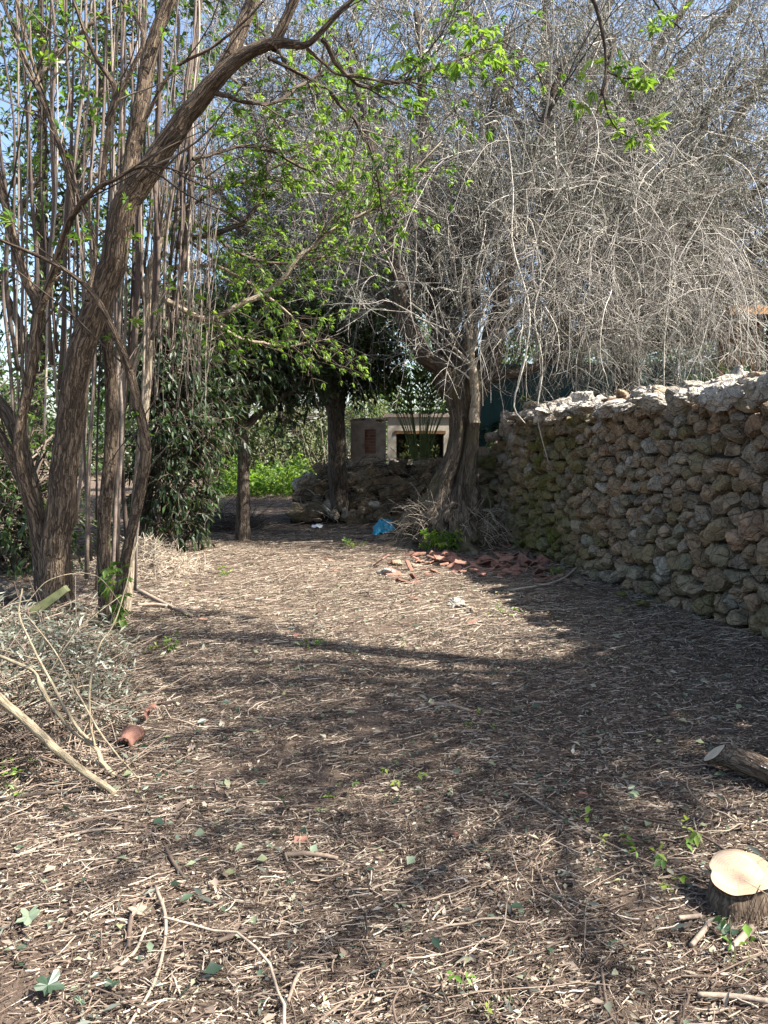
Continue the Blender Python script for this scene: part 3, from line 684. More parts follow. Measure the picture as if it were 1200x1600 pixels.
# ------------------------------------------------------------------ trees
def cloud(centers, n, rg):
    c = np.array([q[:3] for q in centers], float); r = np.array([q[3:6] for q in centers], float); w = r.prod(1) ** 0.8; i = rg.choice(len(c), n, p=w / w.sum())
    v = nrm(rg.normal(size=(n, 3))) * (0.25 + 0.75 * rg.random((n, 1)) ** 0.5)
    return c[i] + v * r[i], v, i
def leafy_tree(name, label, cat, base, limbs, blobs, mat, n_twig, n_leaf, leaf=(0.08, 0.035), bark='dark_bark', droop=0.3, seed=0, group=None, trunk=True, clump=5):
    rg = np.random.default_rng(100 + seed); t = thing(name, base, label, cat, group); LP = []
    for k, L in enumerate(limbs):
        a = Acc(); P, R = limb(a, L, 26 if k == 0 else 18, 14 if k == 0 else 9, 0.12, seed + k, gnarl=0.3)
        a.build('trunk' if k == 0 and trunk else 'limb', M[bark], t, tco=True); LP.append(resample(P, 12))
    LP = np.array(LP); pos, v, i = cloud(blobs, n_twig, rg)
    # twigs run from the nearest limb outwards towards a crown point
    src = LP.reshape(-1, 3); br = Acc()
    m = min(n_twig, 260); sel = rg.choice(n_twig, m, replace=False); near = src[np.array([np.argmin(((src - pos[q]) ** 2).sum(1) + 0.5 * rg.random(len(src))) for q in sel])]
    tt = np.linspace(0, 1, 6)[None, :, None]; B = near[:, None] * (1 - tt) + pos[sel][:, None] * tt; B[:, 1:-1] += 0.09 * rg.normal(size=(m, 4, 3)); B[..., 2] += 0.18 * np.sin(tt[..., 0] * 3.1)
    tubes(br, B, taper(m, 6, 0.016, 0.004), 5)
    D = nrm(v + 0.6 * rg.normal(size=v.shape) + np.array([0, 0, 0.1])); K = 4; st = (0.1 + 0.22 * rg.random((n_twig, 1))) / 3
    T = np.zeros((n_twig, K, 3)); T[:, 0] = pos
    for j in range(1, K): T[:, j] = T[:, j - 1] + D * st * 1.5; D = nrm(D + np.array([0, 0, -droop * 0.5]) + 0.2 * rg.normal(size=D.shape))
    tubes(br, T, taper(n_twig, K, 0.005, 0.002), 3); br.build('branches', M['dark_twig'], t)
    lf = Acc(); p, d, idx = along(T, n_leaf, rg)
    crn = rg.random(n_twig)[idx]; rcv = np.stack([np.clip(0.65 * crn + 0.35 * rg.random(n_leaf), 0, 1), rg.random(n_leaf), rg.random(n_leaf)], 1)
    sz = (0.6 + 0.7 * rg.random(n_leaf)); leaves(lf, p, nrm(d + 0.9 * rdir(n_leaf) + np.array([0, 0, -droop])), leaf[0] * sz, leaf[1] * sz, 0.2, rcv, 0.15, up=np.array([0, 0, 1.0])); lf.build('foliage', mat, t)
    return t

def build_dark_trees():
    d = 12.0
    leafy_tree('evergreen_tree', 'small dark evergreen tree with a straight bare trunk beside the path', 'tree', gp(380, 845),
        [pl([(380, 850, 26), (379, 800, 22), (381, 740, 19), (380, 690, 18), (378, 655, 20), (372, 600, 13), (355, 520, 7)], d),
         pl([(382, 668, 14), (405, 645, 11), (430, 630, 9), (470, 600, 6)], d), pl([(376, 660, 13), (352, 640, 10), (325, 615, 8), (290, 590, 5)], d), pl([(380, 650, 12), (395, 610, 10), (410, 560, 8), (440, 500, 5)], d), pl([(378, 645, 10), (350, 590, 8), (320, 540, 5)], d)],
        [tuple(pix(u, v, dd)) + (r, r, r * .75) for u, v, dd, r in [(385, 560, 12, .75), (330, 590, 11.6, .6), (440, 560, 12.3, .65), (300, 520, 12, .7), (360, 500, 12.6, .7), (430, 500, 12.4, .7), (480, 600, 12.6, .4), (330, 640, 11.6, .25), (440, 640, 12.2, .25), (490, 530, 13, .6), (280, 590, 11.5, .5)]],
        M['dark_leaf'], 3600, 25000, (0.095, 0.042), seed=1)
    d = 15.0; b = pix(525, 770, d)
    leafy_tree('evergreen_tree', 'taller dark tree growing out of the end of the rubble wall', 'tree', (b[0], b[1], 0.3),
        [pl([(528, 800, 34), (526, 760, 30), (525, 700, 27), (526, 650, 27), (530, 600, 28), (535, 560, 20), (545, 480, 12), (550, 380, 8)], d),
         pl([(522, 640, 20), (500, 600, 14), (480, 560, 10), (450, 500, 6)], d), pl([(532, 610, 18), (560, 560, 13), (580, 500, 8)], d), pl([(528, 600, 12), (515, 540, 9), (505, 450, 5)], d)],
        [tuple(pix(u, v, dd)) + (r, r, r * .8) for u, v, dd, r in [(540, 530, 15, 1.0), (490, 560, 15, .8), (575, 565, 15, .65), (520, 460, 15.5, .9), (570, 460, 15.8, .8), (480, 470, 15.5, .8), (545, 610, 14.8, .3), (590, 500, 15.5, .6), (430, 420, 16, .8)]],
        M['dark_leaf'], 4000, 27000, (0.11, 0.048), seed=2)
    # tall leafy trees behind the elder on the left
    leafy_tree('broadleaf_tree', 'tall thin leafy tree against the sky behind the elder stems', 'tree', (-5.2, 11.5, 0),
        [[(-5.2, 11.5, -.1, .16), (-5.15, 11.5, 2, .13), (-5.0, 11.6, 4.5, .09), (-4.9, 11.6, 8.5, .03)], [(-5.1, 11.5, 3, .07), (-4.4, 11.3, 5, .05), (-3.8, 11.2, 7, .02)], [(-5.1, 11.5, 2.6, .07), (-6, 11.8, 4.6, .05), (-6.5, 12, 6.5, .02)], [(-5.0, 11.5, 4, .06), (-4.3, 12, 6.5, .04), (-3.6, 12.2, 9, .02)]],
        [(-5.2, 11.5, 4.2, 1.3, 1, 1.2), (-4.3, 11.4, 5.6, 1.1, 1, 1.3), (-6, 11.8, 6, 1.2, 1, 1.2), (-3.6, 12, 7.4, 1.2, 1, 1.4), (-5, 12, 8.2, 1.4, 1, 1.3), (-4.2, 11.5, 3.0, .9, .7, .9), (-3.5, 11.5, 4.6, .8, .7, 1.0), (-2.8, 12, 9, 1, 1, 1)],
        M['mid_leaf'], 2600, 9000, (0.11, 0.055), seed=3)
    leafy_tree('laurel_bush', 'dark glossy leaved bush drooping over bare stems left of the path', 'bush', gp(255, 850),
        [pl([(250, 860, 12), (245, 800, 11), (250, 700, 10), (270, 600, 8), (285, 520, 5)], 10.2), pl([(262, 855, 9), (290, 760, 8), (320, 700, 6)], 10.4), pl([(232, 850, 26), (232, 780, 22), (228, 700, 18), (222, 600, 12)], 10.6), pl([(330, 800, 11, 11), (318, 740, 10, 10.8), (290, 690, 9, 10.6), (250, 660, 8, 10.4)])],
        [tuple(pix(u, v, dd)) + (r, r, r * .9) for u, v, dd, r in [(262, 640, 10, .42), (300, 700, 10.2, .32), (258, 560, 10, .45), (330, 640, 10.6, .32), (270, 750, 10, .25), (250, 830, 9.9, .18), (350, 690, 10.8, .22), (320, 760, 10.8, .18), (240, 480, 10, .45), (200, 560, 9.8, .4), (300, 620, 11, .5), (290, 780, 10.6, .3), (350, 590, 11.2, .5), (260, 690, 10.4, .4), (275, 815, 10.8, .3), (310, 815, 11.2, .22), (240, 770, 10.6, .35)]],
        M['dark_leaf'], 2100, 8500, (0.105, 0.042), seed=4, droop=0.7, trunk=False)
    leafy_tree('evergreen_shrub', 'low green shrub at the left edge behind the elder stems', 'bush', (-4.3, 8.8, 0),
        [[(-4.3, 8.8, -.1, .05), (-4.2, 8.8, .5, .04), (-4.0, 8.8, 1.1, .02)], [(-4.3, 8.8, 0, .05), (-4.8, 8.8, .6, .03), (-5.0, 8.9, 1.2, .015)]],
        [(-4.3, 8.8, .6, .7, .5, .5), (-4.9, 9, .9, .7, .5, .6), (-3.7, 9, .5, .5, .4, .4), (-5.5, 9.5, 1.4, .8, .6, .8), (-5.0, 10, 2.0, .8, .6, .7), (-4.2, 9.6, 1.3, .6, .5, .6)], M['mid_leaf'], 1300, 6500, (0.09, 0.04), seed=5, trunk=False)
    leafy_tree('hedge_shrub', 'sunlit green shrub behind the path end, with pale stems', 'bush', (-4.6, 25, 0),
        [[(-4.6, 24, -.1, .06), (-4.5, 24, 1, .05), (-4.3, 24, 2.4, .02)], [(-3.6, 24, -.1, .05), (-3.5, 24, 1, .04), (-3.2, 24, 2.1, .02)]],
        [(-4.8, 24, 1.9, 1.3, .8, 1.7), (-3.3, 24.2, 1.7, 1.1, .8, 1.5), (-6.2, 24, 2.1, 1.3, .8, 1.8), (-2.0, 24.4, 1.6, .9, .6, 1.4), (-4, 24.5, 3.2, 1.6, .7, 1.3), (-7.4, 24.5, 2, 1.2, .7, 1.8), (-1, 24.6, 2.6, 1.2, .7, 1.4)], M['hedge_leaf'], 3000, 15000, (0.14, 0.06), seed=6, trunk=False)
build_dark_trees()

# far wood: one soft mass of leaves on the horizon
def build_far_wood():
    rg = np.random.default_rng(31); a = Acc(); n = 80000
    x = -42 + 84 * rg.random(n); hmax = 3.6 + 1.8 * vnoise(np.stack([x * 0.25, x * 0, x * 0], -1), 2) + 0.9 * vnoise(np.stack([x * 0.9, x * 0, x * 0], -1), 5)
    hmax = hmax * np.where(x > 1, 2.4, 1.0)
    z = hmax * rg.random(n) ** 0.75; y = 34 + 5 * rg.random(n) + 0.4 * z
    leaves(a, np.stack([x, y, z], 1), rdir(n), 0.3 * (0.6 + 0.8 * rg.random(n)), 0.13, 0.2)
    o = a.build('far_wood', M['mid_leaf']); tag(o, 'green mass of far trees beyond the path and the ruin', 'wood', kind='stuff')
build_far_wood()

def build_olive():
    rg = np.random.default_rng(77); d = 11.7; base = gp(712, 850)
    t = thing('olive_tree', (base[0], d, 0), 'old gnarled tree with fluted trunk, mossy root mass and hanging bare twigs', 'tree')
    # fluted trunk: horizontal rings with lobes, a deep slit on the path side and a flaring foot
    rows = [(708, 872, 170), (706, 850, 158), (704, 825, 136), (704, 800, 110), (709, 770, 76), (713, 745, 64), (719, 720, 52), (724, 695, 46), (727, 667, 43), (727, 640, 47), (727, 615, 57), (727, 598, 63), (727, 580, 60), (729, 566, 42)]
    C = catmull(pl(rows, d), 110); nS = 120; th = np.arange(nS) * 2 * math.pi / nS
    zc = C[:, 2]; hgt = np.clip(zc / 2.6, 0, 1)[:, None]; tw = th[None] + 0.9 * hgt
    lob = 0.12 * np.cos(4 * tw + 0.5) + 0.09 * np.cos(7 * tw + 2.1) + 0.05 * np.cos(13 * tw)
    foot = np.exp(-(zc / 0.55) ** 2)[:, None]
    cth = np.stack([np.cos(th)[None] * np.ones((110, 1)), np.sin(th)[None] * np.ones((110, 1)), zc[:, None] * np.ones(nS)], -1)
    nz = fbm(np.stack([cth[..., 0] * 2.2, cth[..., 1] * 2.2, cth[..., 2] * 1.6], -1), 9, 4); nb = fbm(np.stack([cth[..., 0] * 4.5, cth[..., 1] * 4.5, cth[..., 2] * 6], -1), 19, 3)
    ang = (th[None] + math.pi / 2 + 0.12 - 0.25 * (hgt - .4) + math.pi) % (2 * math.pi) - math.pi
    slit = 0.8 * np.exp(-(ang / 0.22) ** 2) * np.clip((zc - 0.62) / 0.3, 0, 1)[:, None] * np.clip((2.05 - zc) / 0.3, 0, 1)[:, None]
    burl = np.exp(-((zc - 2.2) / 0.28) ** 2)[:, None]
    RR = C[:, 3:4] * (1 + lob * (1 - 0.3 * foot) + 0.10 * nz + (0.42 * foot + 0.15 * burl + 0.03) * nb - slit)
    V = C[:, None, :3] + RR[..., None] * np.stack([np.cos(th), np.sin(th), th * 0], -1)[None]
    tco = np.stack([cth[..., 0] * 0.4, cth[..., 1] * 0.4, zc[:, None] * np.ones(nS)], -1)
    a = Acc(); a.add(V, quads=grid_faces(1, 110, nS), tco=tco, rc=(0.5, 0, 0)); a.build('trunk', M['olive_bark'], t, tco=True)
    L = [[(712, 610, 46, 11.7), (690, 580, 38, 11.6), (664, 558, 31, 11.5), (638, 505, 26, 11.4), (622, 435, 24, 11.4), (604, 340, 18, 11.5), (575, 210, 12, 11.7), (545, 90, 7, 12)],
         [(716, 600, 40, 11.8), (694, 540, 28, 11.9), (684, 460, 22, 12), (672, 330, 17, 12.2), (662, 170, 12, 12.4), (652, 20, 8, 12.6)],
         [(728, 590, 34, 11.9), (735, 500, 22, 12.2), (741, 400, 17, 12.5), (762, 220, 12, 12.8), (795, 40, 8, 13)],
         [(738, 600, 46, 11.7), (764, 562, 36, 11.5), (774, 515, 28, 11.4), (786, 450, 23, 11.4), (802, 380, 19, 11.5), (832, 250, 13, 11.8), (884, 90, 8, 12)],
         [(742, 596, 30, 11.7), (790, 584, 24, 11.6), (835, 574, 20, 11.5), (900, 525, 15, 11.6), (985, 470, 10, 11.8), (1080, 420, 6, 12)],
         [(770, 540, 22, 11.5), (800, 500, 16, 11.6), (850, 440, 12, 11.8), (930, 380, 8, 12), (1010, 340, 5, 12.2)],
         [(742, 660, 14, 11.2), (742, 620, 13, 11.2), (738, 570, 11, 11.2), (733, 500, 8, 11.25), (730, 420, 5, 11.3)],
         [(640, 505, 16, 11.4), (600, 470, 12, 11.5), (560, 420, 9, 11.8), (520, 330, 6, 12)],
         [(802, 380, 12, 11.5), (860, 300, 9, 11.8), (930, 190, 7, 12), (960, 60, 5, 12.2)]]
    LP = []
    for k, q in enumerate(L):
        a = Acc(); P, R = limb(a, pl(slim(q, 1.12)), 40, 16, 0.14, 40 + k, gnarl=0.3); a.build('limb', M['olive_limb'] if k != 6 else M['pale_bark'], t, tco=True); LP.append(resample(P, 14))
    LP = np.array(LP)
    a = Acc()
    B = sprout(LP, 230, (0.9, 2.4), (0.5, 1.2), (0, 0.15, 0.3), 0.02, 0.09, 8, (0.36, 1), rg); tubes(a, B, taper(230, 8, 0.016, 0.005, rg), 5)
    C2 = sprout(B, 1900, (0.5, 1.3), (0.4, 1.2), (0, 0.05, 0.1), 0.03, 0.11, 6, (0.2, 1), rg); tubes(a, C2, taper(1900, 6, 0.007, 0.0028, rg), 4)
    D2 = sprout(C2, 9000, (0.2, 0.6), (0.4, 1.2), (0, 0, 0), 0.05, 0.12, 4, (0.2, 1), rg); tubes(a, D2, taper(9000, 4, 0.0034, 0.0018, rg), 3)
    a.build('crown_twigs', M['grey_twig'], t)
    # the hanging curtain of dry shoots
    h = Acc(); n = 430
    tops = np.stack([pix(560 + 560 * q, 170 + 300 * w, 10.7 + 2.2 * e) for q, w, e in zip(rg.random(n), rg.random(n), rg.random(n))])
    D = nrm(np.stack([0.8 * rg.normal(size=n), 0.5 * rg.normal(size=n), -0.55 + 0.8 * rg.random(n)], 1)); K = 11; st = (0.9 + 1.7 * rg.random((n, 1))) / (K - 1); H = np.zeros((n, K, 3)); H[:, 0] = tops
    for j in range(1, K): H[:, j] = H[:, j - 1] + D * st; D = nrm(D + np.array([0, 0, -0.26]) + 0.11 * rg.normal(size=D.shape))
    n = 330; tops = np.stack([pix(770 + 400 * q, 330 + 190 * w, 9.6 + 2.0 * e) for q, w, e in zip(rg.random(n), rg.random(n), rg.random(n))])
    D = nrm(np.stack([0.8 * rg.normal(size=n), 0.5 * rg.normal(size=n), -0.7 + 0.8 * rg.random(n)], 1)); st = (0.5 + 1.4 * rg.random((n, 1))) / (K - 1); H0 = np.zeros((n, K, 3)); H0[:, 0] = tops
    for j in range(1, K): H0[:, j] = H0[:, j - 1] + D * st; D = nrm(D + np.array([0, 0, -0.26]) + 0.13 * rg.normal(size=D.shape))
    H = np.concatenate([H, H0]); ok = (H[:, -1, 2] > 1.85) & ~((H[:, -1, 0] < 1.95) & (H[:, -1, 2] < 3.6) & (rg.random(len(H)) < .5)); H = H[ok]
    tubes(h, H, taper(len(H), K, 0.0052, 0.0024, rg), 4, np.stack([0.45 + 0.55 * rg.random(len(H)), rg.random(len(H)), rg.random(len(H))], 1))
    H2 = sprout(H, 9000, (0.15, 0.55), (0.4, 1.2), (0, 0, 0), 0.12, 0.2, 4, (0.1, 1), rg); tubes(h, H2, taper(9000, 4, 0.0034, 0.0018, rg), 3, np.stack([0.3 + 0.7 * rg.random(9000), rg.random(9000), rg.random(9000)], 1))
    h.build('hanging_shoots', M['grey_twig'], t)
    for q in ([(790, 190, .8), (806, 300, 2), (812, 380, 2.6), (822, 480, 3), (820, 560, 3), (800, 632, 2.6), (818, 662, 1.4)], [(905, 330, .8), (870, 390, 1.4), (842, 480, 1.8), (842, 570, 2.2), (836, 650, 2), (852, 735, 1.2)], [(1120, 300, .8), (1092, 350, 1.6), (1060, 420, 2), (1044, 520, 2), (1040, 625, 1.2)],
              ):
        q = [(p[0] + 5 * rg.normal(), *p[1:]) for p in q]
        c = catmull(pl(q, 10.2), 20); a = Acc(); tubes(a, c[None, :, :3], c[None, :, 3], 6, (.95, .5, 0)); a.build('hanging_strand', M['grey_twig'], t)
    lf = Acc(); p, dd, i = along(D2, 90000, rg); leaves(lf, p, nrm(dd + 0.8 * rdir(len(p))), 0.046 * (0.6 + 0.8 * rg.random(len(p))), 0.015, 0.15); lf.build('foliage', M['olive_leaf'], t)
    # dry suckers and green sprouts about the root mass
    s = Acc(); n = 420; aa = rg.random(n) * 2 * math.pi; rr = 0.55 + 0.35 * rg.random(n); zz = 0.05 + 0.55 * rg.random(n)
    p0 = np.stack([base[0] + np.cos(aa) * rr * (1.05 - zz * .55), d + np.sin(aa) * rr * (1.05 - zz * .55), zz], 1); p0 = p0[p0[:, 1] < d + .1]; n = len(p0)
    D = nrm(np.stack([(p0[:, 0] - base[0]) + .25 * rg.normal(size=n), (p0[:, 1] - d) * .6 + .2 * rg.normal(size=n), .2 + .7 * rg.normal(size=n)], 1)); K = 5; S = np.zeros((n, K, 3)); S[:, 0] = p0
    for j in range(1, K): S[:, j] = S[:, j - 1] + D * (.05 + .07 * rg.random((n, 1))); D = nrm(D + np.array([0, -.05, -.25]) + .15 * rg.normal(size=D.shape))
    S = S[:400]; n = len(S); S[..., 2] = np.maximum(S[..., 2], 0.02); tubes(s, S, taper(n, K, 0.0045, 0.002, rg), 3); s.build('root_suckers', M['straw'], t)
    g = Acc(); n = 130; q = np.array([pix(660 + 60 * e, 835 + 30 * w, 10.75 + .2 * r) for e, w, r in zip(rg.random(n), rg.random(n), rg.random(n))]); q[:, 2] = np.maximum(q[:, 2], .03)
    sprays(g, q, nrm(rdir(n) + np.array([0, -.4, .6])), .09, 5); g.build('green_sprouts', M['weed_leaf'], t)
build_olive()

def twig_tree(name, label, base, trunk, limbs, box_, n2, n3, nleaf, seed, leaf=(0.055, 0.017), bark='olive_bark', tw='grey_twig', group=None, lm='olive_leaf', bias=(0, 0, .15), droop=.05):
    """grey fine-twigged crown grown in three generations from its limbs"""
    rg = np.random.default_rng(seed); t = thing(name, base, label, 'tree', group); LP = []
    a = Acc(); P, R = limb(a, trunk, 30, 18, .14, seed, gnarl=.3); a.build('trunk', M[bark], t, tco=True)
    for k, q in enumerate(limbs):
        a = Acc(); P, R = limb(a, [(x_, y_, z_, r_ * 1.25) for x_, y_, z_, r_ in q], 26, 9, .12, seed + k, gnarl=.4); a.build('limb', M[bark], t, tco=True); LP.append(resample(P, 12))
    LP = np.array(LP); a = Acc()
    n1 = 30 * len(limbs)
    B = sprout(LP, n1, (1.0, 2.6), (.5, 1.2), bias, droop, .15, 8, (.2, 1), rg); tubes(a, B, taper(n1, 8, .018, .006, rg), 5)
    C2 = sprout(B, n2, (.5, 1.3), (.4, 1.2), bias, droop, .12, 5, (.15, 1), rg); tubes(a, C2, taper(n2, 5, .008, .003, rg), 4)
    D2 = sprout(C2, n3, (.2, .6), (.4, 1.2), (0, 0, 0), droop, .12, 4, (.1, 1), rg); tubes(a, D2, taper(n3, 4, .0042, .002, rg), 3)
    a.build('crown_twigs', M[tw], t)
    lf = Acc(); p, dd, i = along(D2, nleaf, rg); leaves(lf, p, nrm(dd + .8 * rdir(nleaf)), leaf[0] * (.6 + .8 * rg.random(nleaf)), leaf[1], .15); lf.build('foliage', M[lm], t)
    return t
def build_olives_behind():
    def lim(b, ends, r):
        o = []
        for k, e in enumerate(ends):
            b_ = np.array(b); e_ = np.array(e); m = (b_ + e_) / 2 + np.array([0, 0, .25 * np.linalg.norm(e_ - b_) * .3]) + .2 * RNG.normal(size=3)
            o.append([(*b_, r), (*(b_ * .6 + m * .4), r * .8), (*m, r * .6), (*e_, r * .22)])
        return o
    twig_tree('olive_tree', 'wide grey olive behind the right part of the stone wall', (4.6, 14.4, 1.6), [(4.6, 14.4, 1.4, .3), (4.5, 14.4, 2.4, .24), (4.4, 14.3, 3.3, .2)],
        lim((4.4, 14.3, 3.2), [(2.4, 13.4, 4.2), (3.0, 14.0, 6.5), (4.2, 13.6, 7.6), (5.6, 13.6, 7.4), (6.8, 13.6, 6.2), (7.0, 14.2, 4.4), (5.8, 13.2, 4.8), (3.6, 13.2, 5.2), (4.8, 15.6, 9.0), (6.6, 15, 8.6), (2.8, 15, 8.6), (3.6, 12.9, 3.9), (5.2, 12.9, 4.0), (8.2, 13.8, 6.4), (7.6, 14.2, 9.4), (8.0, 13.6, 4.6), (6.6, 13.4, 3.6)], .14), None, 2300, 16000, 90000, 501, bias=(0, 0, .1), droop=.08)
    twig_tree('olive_tree', 'tall grey bare topped tree rising behind the left side of the olive', (1.85, 17.5, 0), [(1.85, 17.5, -.1, .24), (1.8, 17.5, 2, .2), (1.5, 17.5, 4.2, .17)],
        lim((1.5, 17.5, 4.1), [(-2.6, 17, 6.0), (-2.2, 17.5, 8.5), (-.8, 17, 10.2), (.8, 17.4, 10.4), (2.0, 17.2, 8.8), (2.2, 17, 6.6), (.6, 16.6, 7.2), (-1.2, 16.6, 6.6), (-3.6, 17, 9.5), (-3.2, 17.4, 11), (3.2, 17.5, 10.6)], .11), None, 2000, 12500, 80000, 502, bias=(0, 0, .12))
    twig_tree('olive_tree', 'grey leaved olive rising behind the two dark evergreens', (-1.15, 18.4, 0), [(-1.15, 18.4, -.1, .19), (-1.15, 18.4, 1.8, .17), (-1.5, 18.4, 3, .15), (-2.3, 18.4, 3.9, .13)],
        lim((-2.4, 18.4, 3.8), [(-4.6, 18, 6.2), (-4.8, 18.4, 8.6), (-3.4, 18, 10.6), (-1.8, 18, 10.8), (-.6, 18, 9.4), (-.4, 18, 7.2), (-2.4, 17.6, 7.4), (-1.2, 17.8, 5.6), (-3.6, 17.8, 5.4)], .1), None, 1700, 11000, 70000, 504, bias=(0, 0, .1))
    twig_tree('olive_tree', 'farther grey tree whose crown fills the sky above the middle of the wall', (4.0, 17.5, 2.0), [(4, 17.5, 1.6, .3), (3.9, 17.5, 4, .24), (3.8, 17.5, 6, .2)],
        lim((3.8, 17.5, 5.8), [(1.0, 17, 8.0), (1.6, 17, 11), (3.4, 17, 13), (5.4, 17, 13), (7.4, 17, 12), (8.8, 17, 9.6), (8.2, 17, 7.2), (6.0, 16.6, 8), (3.4, 16.6, 8.4), (9.8, 17.4, 13), (10.6, 17, 6.6)], .12), None, 1700, 9500, 62000, 503, bias=(0, 0, .1))
build_olives_behind()

# ------------------------------------------------------------------ the elder with many stems on the left
def build_elder():
    rg = np.random.default_rng(3); base = gp(110, 985); D0 = float(base[1])
    t = thing('elder_tree', (base[0], base[1], 0), 'many stemmed leaning tree with furrowed bark and straight suckers at the left', 'tree')
    def d(k): return D0 + k
    stems = [
        ('trunk', 'elder', [(100, 1010, 104, d(0)), (96, 970, 78, d(0)), (90, 905, 60, d(0)), (97, 783, 56, d(0)), (108, 658, 54, d(-.02)), (131, 533, 56, d(-.06)), (171, 430, 54, d(-.1)), (192, 330, 52, d(-.15)), (238, 255, 50, d(-.2)), (282, 195, 46, d(-.25)), (325, 140, 44, d(-.3)), (372, 92, 38, d(-.35)), (425, 68, 33, d(-.4)), (468, 70, 22, d(-.45))], 34, 90),
        ('limb', 'elder', [(182, 380, 30, d(-.02)), (205, 250, 30, d(.1)), (222, 160, 29, d(.15)), (237, 75, 28, d(.2)), (265, 0, 26, d(.25)), (290, -80, 24, d(.3))], 16, 34),
        ('limb', 'elder', [(345, 115, 34, d(-.3)), (372, 60, 30, d(-.2)), (392, 5, 27, d(-.1)), (420, -80, 22, d(0))], 14, 24),
        ('limb', 'elder', [(425, 75, 28, d(-.4)), (440, 45, 22, d(-.4)), (458, 5, 20, d(-.4)), (480, -50, 16, d(-.4))], 12, 20),
        ('limb', 'elder', [(462, 72, 22, d(-.45)), (485, 66, 16, d(-.5)), (520, 30, 14, d(-.5)), (560, -10, 11, d(-.5))], 12, 20),
        ('limb', 'elder', [(480, 76, 12, d(-.5)), (505, 98, 8, d(-.5)), (528, 116, 7, d(-.5)), (570, 122, 6, d(-.45)), (625, 135, 4, d(-.4))], 9, 24),
        ('stem', 'elder', [(168, 1010, 40, d(.1)), (164, 900, 29, d(.12)), (163, 820, 27, d(.15)), (172, 720, 27, d(.15)), (175, 617, 25, d(.15)), (168, 512, 23, d(.15)), (172, 420, 18, d(.2)), (185, 300, 12, d(.3))], 18, 40),
        ('stem', 'elder', [(172, 1030, 34, d(-.15)), (184, 940, 24, d(-.17)), (198, 865, 21, d(-.2)), (220, 765, 23, d(-.2)), (228, 700, 22, d(-.25)), (220, 648, 21, d(-.3)), (200, 575, 18, d(-.38)), (167, 496, 15, d(-.48)), (137, 450, 14, d(-.5)), (80, 410, 12, d(-.5)), (0, 375, 10, d(-.5)), (-70, 340, 7, d(-.5))], 16, 60),
        ('stem', 'pale_bark', [(196, 960, 22, d(.7)), (226, 640, 18, d(.7)), (232, 540, 18, d(.7)), (232, 440, 17, d(.7)), (250, 380, 16, d(.72)), (264, 330, 12, d(.75)), (280, 240, 8, d(.8))], 14, 36),
        ('stem', 'elder', [(78, 900, 40, d(.05)), (62, 825, 30, d(.03)), (42, 762, 25, d(0)), (29, 700, 20, d(0)), (37, 637, 22, d(0)), (50, 575, 22, d(.02)), (58, 512, 24, d(.05)), (60, 480, 22, d(.05)), (42, 440, 20, d(.05)), (22, 380, 18, d(.05)), (4, 300, 15, d(.05)), (-25, 210, 12, d(.05))], 16, 60),
        ('limb', 'elder', [(60, 488, 20, d(.04)), (75, 450, 17, d(0)), (86, 415, 15, d(-.05)), (100, 366, 14, d(-.12)), (118, 330, 14, d(-.2)), (150, 296, 13, d(-.28)), (182, 280, 11, d(-.34)), (214, 262, 10, d(-.38)), (260, 262, 6, d(-.45)), (300, 275, 4, d(-.5)), (338, 281, 3, d(-.5))], 12, 50),
        ('limb', 'elder', [(116, 332, 11, d(-.2)), (105, 270, 9, d(-.2)), (88, 215, 8, d(-.18)), (55, 130, 7, d(-.15)), (15, 30, 6, d(-.1)), (0, -20, 5, d(-.1))], 10, 36),
        ('limb', 'elder', [(168, 190, 12, d(-.2)), (180, 140, 11, d(-.2)), (150, 90, 9, d(-.2)), (118, 10, 7, d(-.2)), (110, -30, 6, d(-.2))], 10, 24),
        ('limb', 'elder', [(160, 296, 12, d(-.25)), (172, 190, 10, d(-.25)), (205, 110, 9, d(-.25)), (225, 55, 8, d(-.25)), (190, 0, 7, d(-.2))], 10, 24),
        ('limb', 'elder', [(225, 190, 9, d(-.3)), (270, 110, 9, d(-.3)), (330, 75, 8, d(-.35)), (385, 30, 7, d(-.4)), (430, -20, 5, d(-.4))], 10, 24),
        ('stem', 'dark_bark', [(72, 960, 40, d(.35)), (62, 850, 32, d(.35)), (50, 760, 30, d(.35)), (18, 660, 30, d(.35)), (-20, 610, 34, d(.35)), (-90, 540, 28, d(.35))], 16, 30),
        ('stem', 'elder', [(75, 930, 30, d(.2)), (50, 800, 26, d(.25)), (20, 720, 24, d(.3)), (-15, 660, 22, d(.3)), (-80, 580, 18, d(.3))], 14, 30),
        ('stem', 'elder', [(136, 470, 9, d(-.46)), (148, 380, 8, d(-.3)), (120, 300, 8, d(-.2)), (78, 180, 7, d(-.1)), (40, 60, 6, d(0)), (20, -30, 5, d(0))], 9, 36),
    ]
    LP = []
    for k, (nm, mt, pts, sd, kk) in enumerate(stems):
        a = Acc(); P, R = limb(a, pl(slim(pts)), kk, sd, .10, 10 + k, gnarl=.1); a.build(nm, M[mt], t, tco=True); LP.append(resample(P, 14))
    # straight suckers
    n = 58
